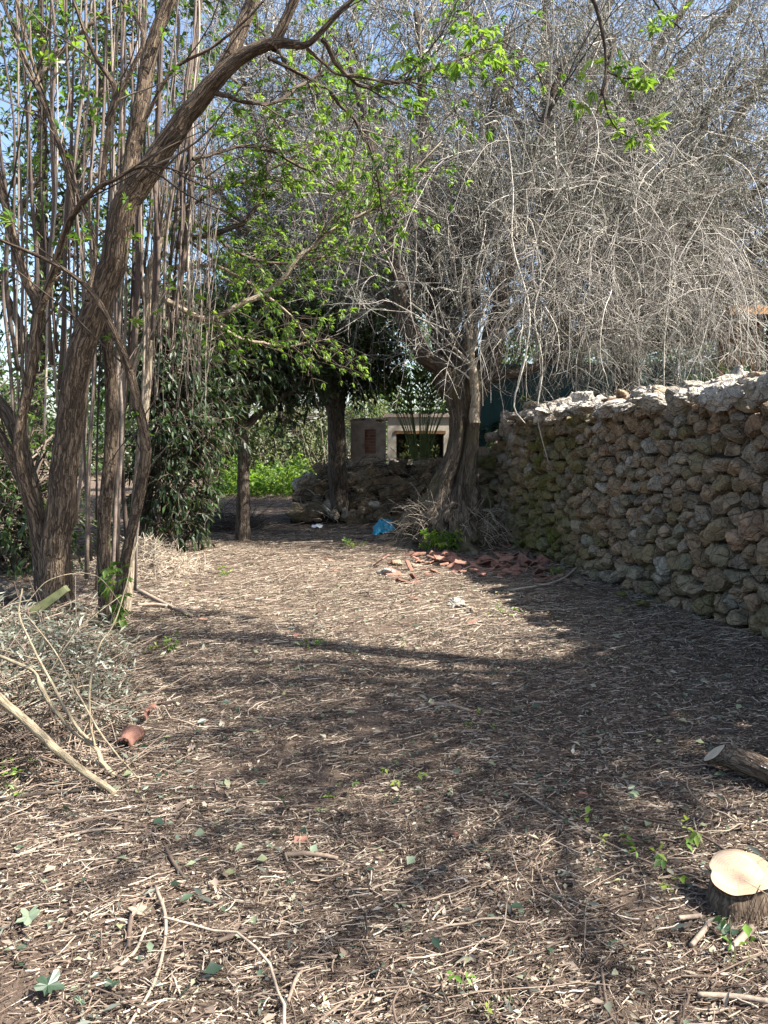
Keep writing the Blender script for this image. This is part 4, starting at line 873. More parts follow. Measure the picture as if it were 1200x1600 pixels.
    for k in range(n):
        g = rg.random()
        if k < 22: u0 = 120 + 100 * rg.random(); v0 = 540 + 420 * rg.random()
        elif k < 40: u0 = 20 + 100 * rg.random(); v0 = 480 + 260 * rg.random()
        else: u0 = 205 + 95 * rg.random(); v0 = 380 + 160 * rg.random()
        dd = D0 + .25 + 1.1 * rg.random(); top = -60 if rg.random() < .7 else 60 + 250 * rg.random(); w = 3.6 + 5.0 * rg.random() ** 1.6
        lean = rg.normal() * 22 + (u0 - 150) * .13
        pts = [(u0 + lean * f + 4 * rg.normal(), v0 + (top - v0) * f, w * (1 - .5 * f), dd + .15 * f) for f in np.linspace(0, 1, 6)]
        C = catmull(pl(pts), 16); a = Acc(); tubes(a, C[None, :, :3], C[None, :, 3], 7, (rg.random(), rg.random(), 0), cap=True); a.build('sucker', M['shoot'], t)
    # fine dead shoots bunched beside the pale stem
    a = Acc(); m = 95; tops = []
    P = np.zeros((m, 6, 3))
    for k in range(m):
        u0 = 235 + 95 * rg.random(); v0 = 330 + 330 * rg.random() ** 1.3; L = 90 + 260 * rg.random(); dd = D0 + .4 + .9 * rg.random(); ln = rg.normal() * 16 + 8
        for j, f in enumerate(np.linspace(0, 1, 6)): P[k, j] = pix(u0 + ln * f + 12 * rg.normal() * f * .4, v0 - L * f, dd + .1 * f)
    tubes(a, P, taper(m, 6, .004, .0022, rg), 4, np.stack([.4 + .6 * rg.random(m), rg.random(m), rg.random(m)], 1)); a.build('dead_shoots', M['shoot'], t)
    # long thin leafy boughs reaching right across the path
    boughs = [[(262, 470, 9, 7), (326, 495, 9, 7.1), (430, 440, 8, 7.2), (500, 370, 6, 7.3), (600, 310, 4, 7.4), (690, 220, 1.2, 7.6)], [(285, 380, 8, 7.2), (380, 350, 8, 7.3), (420, 270, 5, 7.4), (400, 200, 1.4, 7.5)],
              [(262, 330, 6, 7), (340, 300, 5, 7.2), (430, 260, 4, 7.5), (520, 200, 1.2, 7.8)], [(270, 420, 6, 7.5), (350, 420, 5, 7.8), (440, 480, 4, 8.2), (500, 560, 1.2, 8.5)], [(300, 250, 6, 6.6), (390, 230, 5, 7), (470, 260, 4, 7.4), (560, 300, 1.2, 7.8)],
              [(420, 90, 6, 6), (520, 150, 5, 6.4), (580, 240, 4, 6.8), (600, 340, 2.5, 7.1)], [(290, 480, 6, 8), (360, 520, 5, 8.4), (430, 540, 4, 8.8), (520, 530, 1.2, 9.2)], [(280, 330, 6, 8), (380, 400, 5, 8.3), (470, 410, 4, 8.6), (560, 380, 1.2, 9)],
              [(500, 60, 8, 5.8), (560, 130, 6, 6), (640, 120, 5, 6.2), (720, 90, 4, 6.4), (790, 60, 2.5, 6.6)], [(60, 120, 8, 7.4), (120, 60, 7, 7.4), (180, 0, 6, 7.4), (240, -60, 5, 7.4)], [(30, 330, 6, 7.6), (70, 240, 5, 7.6), (60, 120, 4, 7.6), (90, 0, 3, 7.6)], [(330, 140, 8, 5.9), (400, 160, 6, 6.2), (460, 140, 5, 6.6), (560, 60, 1.4, 7)]]
    BP = []
    for k, b in enumerate(boughs):
        a = Acc(); P, R = limb(a, pl(b), 30, 7, .08, 70 + k, gnarl=1.2); a.build('bough', M['pale_bark'] if k % 3 == 0 else M['dark_bark'], t, tco=True); BP.append(resample(P, 14))
    BP = np.array(BP); LP = np.array(LP)
    a = Acc(); T1 = sprout(BP, 420, (.25, .9), (.4, 1.1), (0, 0, 0.05), .05, .16, 6, (.1, 1), rg); T2 = sprout(LP[1:], 110, (.4, 1.3), (.4, 1.0), (0.15, 0, .35), 0, .14, 6, (.3, 1), rg)
    T3 = sprout(T1, 900, (.12, .4), (.4, 1.1), (0, 0, 0), .05, .2, 4, (.1, 1), rg)
    tubes(a, T1, taper(420, 6, .005, .002, rg), 4); tubes(a, T2, taper(110, 6, .007, .003, rg), 5); tubes(a, T3, taper(900, 4, .003, .0016, rg), 3); a.build('twigs', M['dark_twig'], t)
    f = Acc(); p, dd, i = along(T1, 1100, rg, (.4, 1)); q = nrm(dd + .9 * rdir(len(p)) + np.array([0, 0, .15])); sprays(f, p, q, .07, 5, rc=np.stack([np.clip(rg.random(len(p)), 0, 1)] * 3, 1))
    p, dd, i = along(T3, 1250, rg, (.4, 1)); sprays(f, p, nrm(dd + .9 * rdir(len(p))), .06, 5); p, dd, i = along(T2, 170, rg, (.5, 1)); sprays(f, p, nrm(dd + .8 * rdir(len(p))), .085, 5)
    n = 24; q = np.array([pix(165 + 28 * e, 880 + 95 * w, D0 - .4 - .1 * r) for e, w, r in zip(rg.random(n), rg.random(n), rg.random(n))]); sprays(f, q, nrm(rdir(n) + np.array([.2, -.5, .2])), .09, 5)
    f.build('foliage', M['elder_leaf'], t)
build_elder()

# off-frame tree; its unseen crown is added and shaped to cast the dappled shade
def build_overhang():
    rg = np.random.default_rng(12); bx, by = 6.6, 3.4
    t = thing('overhanging_tree', (bx, by, 1.5), 'leafy tree out of view on the right with its crown added for shade, its thin sprigs hanging into view', 'tree')
    a = Acc(); limb(a, [(bx, by, 1.2, .2), (bx - .2, by, 3, .17), (bx - .7, by + .3, 4.8, .13)], 24, 14, .12, 5, gnarl=.3); a.build('trunk', M['dark_bark'], t, tco=True)
    # leaf clumps set to shade ground spots: (ground x, ground y, spread, crown height, leaves)
    spots = [(-0.9, 4.7, .9, 6.6, 300), (0.2, 4.75, .9, 6.4, 750), (1.2, 4.8, .6, 6.0, 1800), (.8, 4.4, .7, 6.0, 1500), (-.2, 4.2, .7, 6.2, 800), (1.5, 4.2, .6, 5.6, 2600), (1.6, 3.4, .5, 5.4, 2300), (.5, 3.5, .8, 5.6, 700), (-.8, 3.4, 1.0, 6, 650), (0.1, 2.7, .9, 5.4, 650), (-1.1, 2.5, .8, 5.6, 550), (.9, 2.5, .6, 5.2, 450), (-2.2, 3.5, .8, 6.4, 650), (-.4, 2.0, .6, 5.2, 450), (1.6, 5.8, .4, 5.4, 900), (.6, 1.9, .4, 5.0, 700),
             (-4.3, 6.7, .9, 7, 1900), (-5.2, 7.0, .9, 7.2, 1900), (-3.5, 6.2, .7, 6.8, 900), (-3.0, 5.0, .8, 6.6, 800), (-6.0, 7.2, .9, 7.6, 1500), (-2.8, 4.2, .6, 6.4, 700)]  # clumps added to shade the elder and the left side
    f = Acc(); tw = Acc(); root = np.array([bx - .7, by + .3, 4.6])
    for k, (gx, gy, r, z, n) in enumerate(spots):
        c = np.array([gx + SX * z, gy + SY * z, z]); m = (root + c) / 2 + np.array([0, 0, .35]) + .15 * rg.normal(size=3)
        a = Acc(); P, R = limb(a, [(*root, .06), (*(root * .6 + m * .4), .05), (*m, .035), (*c, .012)], 18, 7, .1, 90 + k, gnarl=.5); a.build('limb', M['dark_bark'], t, tco=True)
        T = sprout(resample(P, 10)[None], 46, (.25, r * 1.25), (.6, 1.4), (0, 0, 0), .03, .16, 6, (.55, 1), rg); tubes(tw, T, taper(46, 6, .008, .003, rg), 4)
        T2 = sprout(T, 160, (.1, .4), (.5, 1.2), (0, 0, 0), .05, .2, 4, (.2, 1), rg); tubes(tw, T2, taper(160, 4, .004, .002, rg), 3)
        p, dd, i = along(T2, n, rg); leaves(f, p, nrm(dd + .9 * rdir(n)), .075 * (.6 + .8 * rg.random(n)), .03, .2)
    # the sprigs that hang into the picture
    S = [[(915, -40, 7, 5.6), (930, 10, 6, 5.6), (942, 60, 5, 5.6), (946, 105, 4, 5.6), (938, 150, 3, 5.6)], [(946, 110, 3, 5.6), (975, 122, 3, 5.7), (1010, 120, 2, 5.8)], [(940, 140, 3, 5.6), (955, 190, 2.5, 5.7), (985, 215, 2, 5.8), (1020, 210, 1.5, 5.9)], [(1000, -30, 4, 6), (1035, 20, 3, 6), (1065, 45, 2, 6)]]
    for k, q in enumerate(S):
        a = Acc(); limb(a, pl(q), 22, 6, .05, 60 + k, gnarl=.6); a.build('sprig', M['dark_bark'], t, tco=True)
    pts = [(1060, 35), (1025, 45), (1030, 52), (940, 105), (925, 135), (920, 165), (950, 115), (975, 100), (985, 125), (1000, 130), (995, 150), (1010, 118), (1030, 125), (955, 190), (965, 200), (1000, 210), (1015, 212), (1020, 205), (990, 215), (760, 45), (775, 75), (750, 60), (640, 105), (660, 95), (690, 105), (730, 100), (715, 95), (620, 30)]
    q = np.array([pix(u + 9 * rg.normal(), v + 8 * rg.normal(), 5.7) for u, v in pts for _ in range(3)]); g = Acc(); sprays(g, q, nrm(rdir(len(q)) + np.array([0, 0, .2])), .085, 5, rc=np.stack([.5 + .5 * rg.random(len(q))] * 3, 1)); g.build('hanging_leaves', M['elder_leaf'], t)
    tw.build('branches', M['dark_twig'], t); f.build('foliage', M['mid_leaf'], t)
build_overhang()

# ------------------------------------------------------------------ palms and ground plants
def frond(acc, P, n=26, ll=.32, lw=.022, rg=RNG):
    P = resample(P, 24); tubes(acc, P[None], np.linspace(.014, .003, 24)[None], 5, (.6, 0, 0)); i = np.linspace(9, 23, n).astype(int); T = nrm(np.gradient(P, axis=0))[i]
    up = np.array([0, 0, 1.0]); s = nrm(np.cross(T, up + .1)); 
    for sg in (1, -1):
        L = ll * np.sin(np.linspace(.5, 2.9, n)); leaves(acc, P[i], nrm(T * 1.35 + sg * s * .75 + .1 * RNG.normal(size=(n, 3))), L, lw, .1, None, .25)
def build_palms():
    rg = np.random.default_rng(14); b = pix(657, 735, 15.9); t = thing('palm', (b[0], b[1], .9), 'young feathery palm fanning up behind the rubble wall', 'palm')
    for k in range(23):
        u = 655 + (k - 11) * 6.5 + 5 * rg.normal(); v = 545 + 5 * abs(k - 11) + 16 * rg.normal()
        q = [pix(657 + (k - 11) * .8, 728, 15.9), pix(657 + (u - 657) * .42, 660, 15.8 - .1 * (k % 3)), pix(657 + (u - 657) * .95, 595, 15.5 - .2 * (k % 3)), pix(657 + (u - 657) * 1.5, v - 4 + 30 * (k % 2), 15.2 - .2 * (k % 3))]
        a = Acc(); frond(a, catmull(q, 24), 34, .34, .02); a.build('frond', M['palm_leaf'], t)
    b = pix(790, 660, 13.2); t = thing('palm', b, 'pale drooping palm leaf spread over the far end of the wall', 'palm')
    for k, (u, v) in enumerate([(845, 636), (858, 655), (826, 628), (800, 680), (770, 690)]):
        q = [pix(790, 665, 13.2), pix(790 + (u - 790) * .4, 665 + (v - 665) * .6 - 12, 13), pix(790 + (u - 790) * .75, v - 8, 12.8), pix(u, v + 12, 12.6)]
        a = Acc(); frond(a, catmull(q, 24), 18, .26, .022); a.build('frond', M['palm_leaf'], t)
build_palms()
def weed(p, label, n=12, size=.05, mat='weed_leaf', h=.08, grp='small green seedlings on the litter', spread=.06):
    n = max(4, int(n * .7)); size *= .72; a = Acc(); q = np.stack([p[0] + spread * RNG.normal(size=n), p[1] + spread * RNG.normal(size=n), p[2] + .015 + h * RNG.random(n)], 1)
    t = thing('seedling', p, label, 'plant', grp)
    P = np.stack([np.broadcast_to(p, (n, 3)), (p + q) / 2 + .01 * RNG.normal(size=(n, 3)), q], 1); s = Acc(); tubes(s, P, .0015, 3); s.build('stem', M['mossy'], t)
    sprays(a, q, nrm(rdir(n) * .8 + np.array([0, 0, .5])), size, 3, .45); a.build('foliage', M[mat], t)
def build_weeds():
    for u, v, lab, n, s in [(265, 1020, 'bright green ferny weed near the elder foot on the litter', 26, .06), (745, 1135, 'lone upright seedling in mid path with narrow leaves', 7, .05), (635, 1210, 'pale green sprout in the middle of the dim litter', 6, .05), (965, 1325, 'bright green ivy sprig left of the stump', 8, .06), (1100, 1325, 'ivy leaves touching the back of the stump', 6, .06), (1048, 1365, 'dark ivy sprig lying left of the stump base', 6, .06), (1150, 1525, 'yellow green leaf cluster in front of the stump', 7, .07), (780, 968, 'green seedling beside the broken brick in the sun', 14, .06), (865, 900, 'leafy weed in the wall shade beside pale stones', 18, .08), (350, 897, 'small weed in sunlit chips near the dark tree', 16, .06), (545, 1245, 'tiny yellow green seedling on the litter centre', 6, .04), (750, 1565, 'green shoot at the bottom edge of the path', 5, .05), (490, 1015, 'grey green low weed in the middle of the path', 20, .05), (625, 1015, 'sparse seedling at the edge of the sun patch', 8, .04), (60, 1215, 'small green sprig under the cut branches', 8, .05), (15, 1250, 'rosette of green leaves at the left edge', 10, .06), (545, 855, 'green tuft against the left side of the olive roots', 26, .09)]:
        weed(gp(u, v), lab, n, s)
    a = Acc(); rg = np.random.default_rng(6); n = 1900; x = -5.2 + 3.0 * rg.random(n); y = 21.3 + 3.2 * rg.random(n); h = .75 * rg.random(n) * np.clip(.7 + 1.2 * vnoise(np.stack([x * 1.6, y * 1.6, x * 0], -1), 1), 0.05, 2)
    sprays(a, np.stack([x, y, h], 1), nrm(rdir(n) + np.array([0, 0, .5])), .16, 3, .5); tag(a.build('ground_cover', M['elder_leaf']), 'bright green sunlit weeds where the path ends', 'weeds', kind='stuff')
    a = Acc(); n = 8000; s = 7 + 10 * rg.random(n); tt = .6 + 3.6 * rg.random(n); P = wallpt(s, 1.5 + .06 * tt + (.15 + .2 * tt) * rg.random(n) ** 1.3 * (.7 + .6 * vnoise(np.stack([s, tt, s * 0], -1), 3)), -tt); sprays(a, P, nrm(rdir(n) + np.array([0, 0, .4])), .1, 3, .5); tag(a.build('undergrowth', M['dark_leaf']), 'low green undergrowth on the bank behind the wall', 'undergrowth', kind='stuff')
    a = Acc(); n = 300; x = -6.6 + 6 * rg.random(n); y = 23.6 + 3 * rg.random(n); P0 = np.stack([x, y, x * 0], 1); D = np.stack([.3 * rg.normal(size=n), .2 * rg.normal(size=n), np.ones(n)], 1); L = .5 + 2.0 * rg.random(n) ** 1.5
    tubes(a, P0[:, None] + D[:, None] * (np.linspace(0, 1, 4)[None, :, None] * L[:, None, None]), .006, 3, np.stack([.4 + .6 * rg.random(n)] * 3, 1)); tag(a.build('dry_stalks', M['straw']), 'pale dry stalks standing behind the weeds at the path end', 'stalks', kind='stuff')
build_weeds()

# ------------------------------------------------------------------ litter on the ground
def wallside(x, y): return x < WX(y) - .05
def near_points(n, y0, y1, rg, pw=1.0):
    y = y0 + (y1 - y0) * rg.random(n) ** pw; hw = np.minimum(.62 * y + .5, 8); x = -hw + 2 * hw * rg.random(n); k = wallside(x, y) & (vnoise(np.stack([x * 1.1, y * 1.1, x * 0], -1), 23) + .5 * vnoise(np.stack([x * 3.7, y * 3.7, x * 0], -1), 29) < .42 + .9 * rg.random(n)); return x[k], y[k]
def litter_twigs(name, label, cat, n, y0, y1, ln, rad, rg, mat, lift=.012, sides=4, K=5, cols=None, pw=.75, curl=.2):
    x, y = near_points(n, y0, y1, rg, pw); n = len(x)
    th = rg.random(n) * 2 * math.pi; pref = rg.random(n) < .45; th = np.where(pref, .25 + .35 * rg.normal(size=n), th)
    L = ln[0] + (ln[1] - ln[0]) * rg.random(n) ** 2.2; c = curl * rg.normal(size=n); tilt = .09 * rg.normal(size=n)
    P = np.zeros((n, K, 3)); st = L / (K - 1); P[:, 0, 0] = x; P[:, 0, 1] = y; a = th.copy()
    for j in range(1, K): P[:, j, 0] = P[:, j - 1, 0] + np.cos(a) * st; P[:, j, 1] = P[:, j - 1, 1] + np.sin(a) * st; a = a + c / (K - 1) * 2 + .12 * rg.normal(size=n)
    r = rad[0] + (rad[1] - rad[0]) * rg.random(n) ** 2.5
    base = gz(P[..., 0], P[..., 1]) + .004; s = np.linspace(-.5, .5, K)[None]
    P[..., 2] = base + r[:, None] + (lift * rg.random(n) ** 1.5)[:, None] + np.abs(tilt)[:, None] * L[:, None] * (s + .5) * .8 + .006 * rg.normal(size=(n, K)) * (L[:, None] / .3)
    P[..., 2] = np.maximum(P[..., 2], base + .2 * r[:, None]); P[..., 0] = np.minimum(P[..., 0], WX(P[..., 1]) - .02)
    acc = Acc(); col = rg.random(n) ** 1.5 if cols is None else cols[0] + (cols[1] - cols[0]) * rg.random(n)
    tubes(acc, P, r[:, None] * np.linspace(1, .7, K)[None], sides, np.stack([col, rg.random(n), rg.random(n)], 1)); tag(acc.build(name, mat), label, cat, kind='stuff')
def litter_flat(name, label, cat, n, y0, y1, ln, asp, rg, mat, pw=.75, lift=.02, cols=(0, 1)):
    x, y = near_points(n, y0, y1, rg, pw); n = len(x); acc = Acc(); L = ln[0] + (ln[1] - ln[0]) * rg.random(n) ** 2
    p = np.stack([x, y, gz(x, y) + .006 + lift * rg.random(n)], 1); d = rdir(n, .25); col = cols[0] + (cols[1] - cols[0]) * rg.random(n)
    leaves(acc, p, d, L, L * (asp[0] + (asp[1] - asp[0]) * rg.random(n)), .18, np.stack([col, col, col], 1), .05, up=np.array([0, 0, 1.2])); tag(acc.build(name, mat), label, cat, kind='stuff')
def build_litter():
    rg = np.random.default_rng(41)
    litter_twigs('twig_litter', 'brown and straw coloured broken twigs strewn over the near ground', 'twig litter', 120000, 1.1, 6.5, (.012, .12), (.0008, .0038), rg, M['litter'])
    litter_twigs('fine_twig_litter', 'fine shredded stalks covering the ground farther up the path', 'twig litter', 34000, 5.5, 16, (.05, .3), (.0015, .005), rg, M['litter'], sides=3, K=4, pw=.8)
    litter_twigs('long_twig_litter', 'longer bent twigs lying across the ground', 'twig litter', 650, 1.1, 12, (.2, .8), (.002, .006), rg, M['litter'], lift=.03, sides=5, K=9, pw=.7, curl=.6, cols=(0, .78))
    litter_twigs('far_twig_litter', 'coarse twig litter on the far end of the path', 'twig litter', 9000, 13, 25, (.15, .6), (.004, .009), rg, M['litter'], sides=3, K=4, pw=1, cols=(.2, .95))
    litter_twigs('straw_chips', 'pale shredded straw in the sunny middle of the path', 'straw', 34000, 5.6, 13, (.03, .16), (.0015, .0045), rg, M['straw'], sides=3, K=3, pw=.9)  # paler than the other litter, brightening the sun patch through its colour
    litter_flat('wood_chips', 'small bark chips and crumbs among the twigs', 'wood chips', 170000, 1.1, 9, (.005, .026), (.2, .6), rg, M['dry_leaf'], lift=.014)
    litter_flat('leaf_litter', 'dry curled leaves among the twigs', 'dead leaves', 15000, 1.2, 15, (.015, .06), (.25, .6), rg, M['dry_leaf'], lift=.025)
    litter_flat('olive_leaf_litter', 'grey green narrow leaves fallen on the litter', 'fallen leaves', 5000, 1.2, 11, (.03, .075), (.18, .3), rg, M['olive_leaf'], lift=.02, cols=(0, .55))
    litter_flat('green_leaf_litter', 'wilted green leaves scattered on the litter', 'fallen leaves', 1700, 1.2, 8, (.025, .06), (.45, .8), rg, M['green_fallen'], lift=.035)
build_litter()

# larger single sticks, bark pieces and leaves
def stick(pts, label, w=None, mat='litter', rnd=.8, name='stick', cat='stick', grp='larger sticks on the litter', lift=.012, sides=8):
    C = []
    for u, v, px in pts:
        p = gp(u, v); px = px * .72; C.append([p[0], p[1], p[2] + lift + .5 * px * p[1] / FPX, .5 * px * p[1] / FPX])
    C = catmull(C, 18); a = Acc(); tubes(a, C[None, :, :3], C[None, :, 3], sides, (rnd, .5, 0), cap=True); return tag(a.build(name, M[mat]), label, cat, grp)
def build_sticks():
    stick([(243, 1388, 9), (258, 1430, 8), (256, 1480, 8), (238, 1540, 8), (200, 1600, 7)], 'long pale curved stick near the bottom left', rnd=.68)
    stick([(210, 1415, 10), (203, 1450, 11), (201, 1480, 9)], 'short thick brown stick left of the curved pale one', rnd=.25)
    stick([(228, 1450, 7), (212, 1485, 8), (188, 1508, 8)], 'slanting grey stick meeting the short brown one', rnd=.7)
    stick([(260, 1330, 9), (272, 1352, 9), (288, 1372, 7)], 'short dark stick above the curved pale stick', rnd=.2)
    stick([(445, 1332, 12), (485, 1330, 12), (528, 1335, 9)], 'flat brown piece of bark at the path centre', rnd=.45)
    stick([(818, 1515, 8), (828, 1540, 9), (832, 1560, 8)], 'dark wet stick near the bottom centre right', rnd=.02)
    stick([(1060, 1438, 12), (1095, 1434, 11)], 'straight pale peg of wood left of the stump', rnd=.68)
    stick([(1080, 1480, 12), (1108, 1448, 13)], 'cut tan peg leaning toward the stump', rnd=.68)
    stick([(1140, 1490, 16), (1175, 1455, 18)], 'thick pale wood chunk right in front of the stump', rnd=.68)
    stick([(1090, 1555, 12), (1150, 1560, 13), (1200, 1568, 12)], 'tan flat stick at the bottom right corner', rnd=.72)
    stick([(940, 1510, 7), (950, 1570, 7), (968, 1600, 6)], 'brown stick running off the bottom right', rnd=.4)
    stick([(655, 1105, 8), (690, 1100, 9), (735, 1108, 7)], 'weathered grey piece of wood in the mid path shade', rnd=.6)
    stick([(800, 1225, 5), (900, 1290, 6), (1010, 1345, 5), (1090, 1370, 5)], 'long thin straight twig pointing to the stump', rnd=.6)
    stick([(0, 1260, 9), (60, 1252, 9), (130, 1245, 8), (190, 1232, 6)], 'long dark stick at the left edge below the cut branches', mat='dark_twig', rnd=.3)
    stick([(210, 925, 9), (250, 945, 9), (300, 968, 8)], 'grey stick crossing toward the rusty scrap by the elder', rnd=.7)
    stick([(215, 950, 8), (240, 950, 9), (262, 952, 8)], 'short pale stick under the grey one beside the elder', rnd=.75)
    stick([(470, 1610, 6), (560, 1545, 6), (640, 1530, 4)], 'thin grey twig across the bottom centre', rnd=.4)
    stick([(340, 1470, 10), (365, 1460, 12), (395, 1445, 8)], 'brown bark strip right of the curved stick', rnd=.3)
    stick([(450, 1560, 9), (462, 1525, 9), (472, 1510, 7)], 'short grey stick near the bottom centre left', rnd=.55)
    stick([(800, 930, 5), (870, 915, 5), (905, 888, 4), (925, 878, 3)], 'thin pale twig lying in the wall shade', rnd=.9)
    stick([(440, 850, 3), (520, 848, 3)], 'straight pale twig left of the olive roots', rnd=.9)
    stick([(90, 1300, 6), (150, 1285, 6), (210, 1290, 5)], 'grey twig in the left foreground', rnd=.5)
    stick([(20, 1345, 6), (120, 1310, 7), (190, 1300, 5)], 'pale twig slanting across the left foreground', rnd=.7)
    # big fallen leaves, flat lobed blades
    for k, (u, v, s, lab) in enumerate([(45, 1440, .055, 'big pale green lobed leaf in the left foreground'), (75, 1545, .055, 'green leaf half under a stick at the bottom left'), (175, 1545, .03, 'small blue green leaf near the bottom left'), (125, 1570, .04, 'narrow silver leaf at the bottom left'), (545, 1135, .03, 'dark green ivy leaf standing up in the mid path'), (298, 1178, .03, 'dark green leaf standing beside the tile piece'), (900, 1275, .03, 'green leaf in the litter left of the ivy sprig'), (325, 1265, .035, 'cream dry leaf in the left litter'), (665, 1030, .03, 'pale dry leaf at the edge of the sunlight'), (215, 1432, .04, 'orange tan dry leaf beside the curved stick'), (1130, 1462, .035, 'green ivy leaf beside the thick wood chunk'), (715, 1080, .03, 'tan dry leaf in the dim middle of the path'), (255, 1255, .03, 'folded pale leaf below the cut branches')]):
        p = gp(u, v); p[2] += .035; a = Acc(); n = 25; s *= .58; th = np.arange(n) * 2 * math.pi / n; lob = (1 + .28 * np.cos(5 * th) + .1 * np.cos(th)) * (1 + .08 * RNG.normal(size=n)); 
        if 'narrow' in lab: r = np.stack([np.cos(th) * s * .28, np.sin(th) * s * 1.6], -1)
        else: r = np.stack([np.cos(th) * s * lob, np.sin(th) * s * lob * 1.1], -1)
        z = .25 * np.abs(r[:, 0]) + .12 * s * np.sin(3 * th + k) + .003 * RNG.normal(size=n); tl = .8 if 'standing' in lab else .25
        V = np.c_[r, z]; V = np.vstack([V, [[0, 0, 0]]]); V = place(V, p, (1, 1, 1), (tl, .2 * RNG.normal(), k * 1.3))
        dry = any(q in lab for q in ('dry', 'cream', 'tan')); pale = 'pale' in lab or 'silver' in lab
        a.add(V, tris=[[n, i, (i + 1) % n] for i in range(n)], rc=((.62 if dry else (.8 if pale else .3 + .2 * RNG.random())), 0, 0)); o = a.build('fallen_leaf', M['dry_leaf' if dry else 'green_fallen'], smooth=False)
        md = o.modifiers.new('thick', 'SOLIDIFY'); md.thickness = .0015; tag(o, lab, 'leaf', 'single large leaves on the litter')
build_sticks()

# ------------------------------------------------------------------ stump, log, cut branches
M['stump_bark'] = mat_bark('stump_bark', (0.03, 0.022, 0.015), (0.085, 0.06, 0.04), (0.16, 0.12, 0.085), 1.6, .5, .006)
def build_stump():
    c = gp(1157, 1418); d = float(c[1]) + .02; top = pix(1157, 1364, d); R = .5 * 96 * d / FPX; H = float(top[2]) ; cx = float(top[0])
    t = thing('tree_stump', (cx, d, 0), 'fresh sawn stump with a pale flat top at the right foreground', 'stump')
    n = 64; th = np.arange(n) * 2 * math.pi / n; out = R * (1 + .08 * np.cos(2 * th + .5) + .06 * np.cos(3 * th + 1) - .10 * np.exp(-((th - 2.85) / .14) ** 2) + .015 * np.cos(9 * th + 1))
    rows = [(-.05, 1.12), (.03, .98), (.08, .9), (H * .7, .86), (H - .012, .93), (H, .97)]
    V = np.array([[(cx + out[i] * s * math.cos(th[i]), d + out[i] * s * math.sin(th[i]) * 1.0, z + (.02 * math.cos(th[i]) + .30 * out[i] * s * math.sin(th[i])) * max(z, 0) / H) for i in range(n)] for z, s in rows])
    tc = np.array([[(math.cos(q) * R, math.sin(q) * R, z) for q in th] for z, s in rows]); a = Acc(); a.add(V, quads=grid_faces(1, len(rows), n), tco=tc, rc=(.2, 0, 0)); a.build('bark', M['stump_bark'], t, tco=True)
    b = Acc(); rr = np.linspace(0, 1, 9); q = np.array([[(cx + out[i] * .975 * s * math.cos(th[i]), d + out[i] * .975 * s * math.sin(th[i]), H + .004 + .02 * math.cos(th[i]) * s + .30 * out[i] * .975 * s * math.sin(th[i])) for i in range(n)] for s in rr]); b.add(q, quads=grid_faces(1, 9, n)); b.build('cut_face', mat_cut((cx - .01, d + .01, H), R), t)
    s = Acc(); m = 8; aa = -1.9 + 1.2 * RNG.random(m); P0 = np.stack([cx + R * 1.02 * np.cos(aa), d + R * 1.02 * np.sin(aa), .08 + .06 * RNG.random(m)], 1); P1 = P0 + np.stack([.08 * RNG.normal(size=m), -.05 - .06 * RNG.random(m), -.1 * np.ones(m)], 1); tubes(s, np.stack([P0, (P0 + P1) / 2 + .012, P1], 1), .0014, 4); s.build('root_hairs', M['litter'], t)
build_stump()
M['log_bark'] = mat_bark('log_bark', (0.03, 0.021, 0.014), (0.10, 0.07, 0.047), (0.24, 0.185, 0.13), 1.2, .9, .01, lichen=(0.17, 0.14, 0.10))
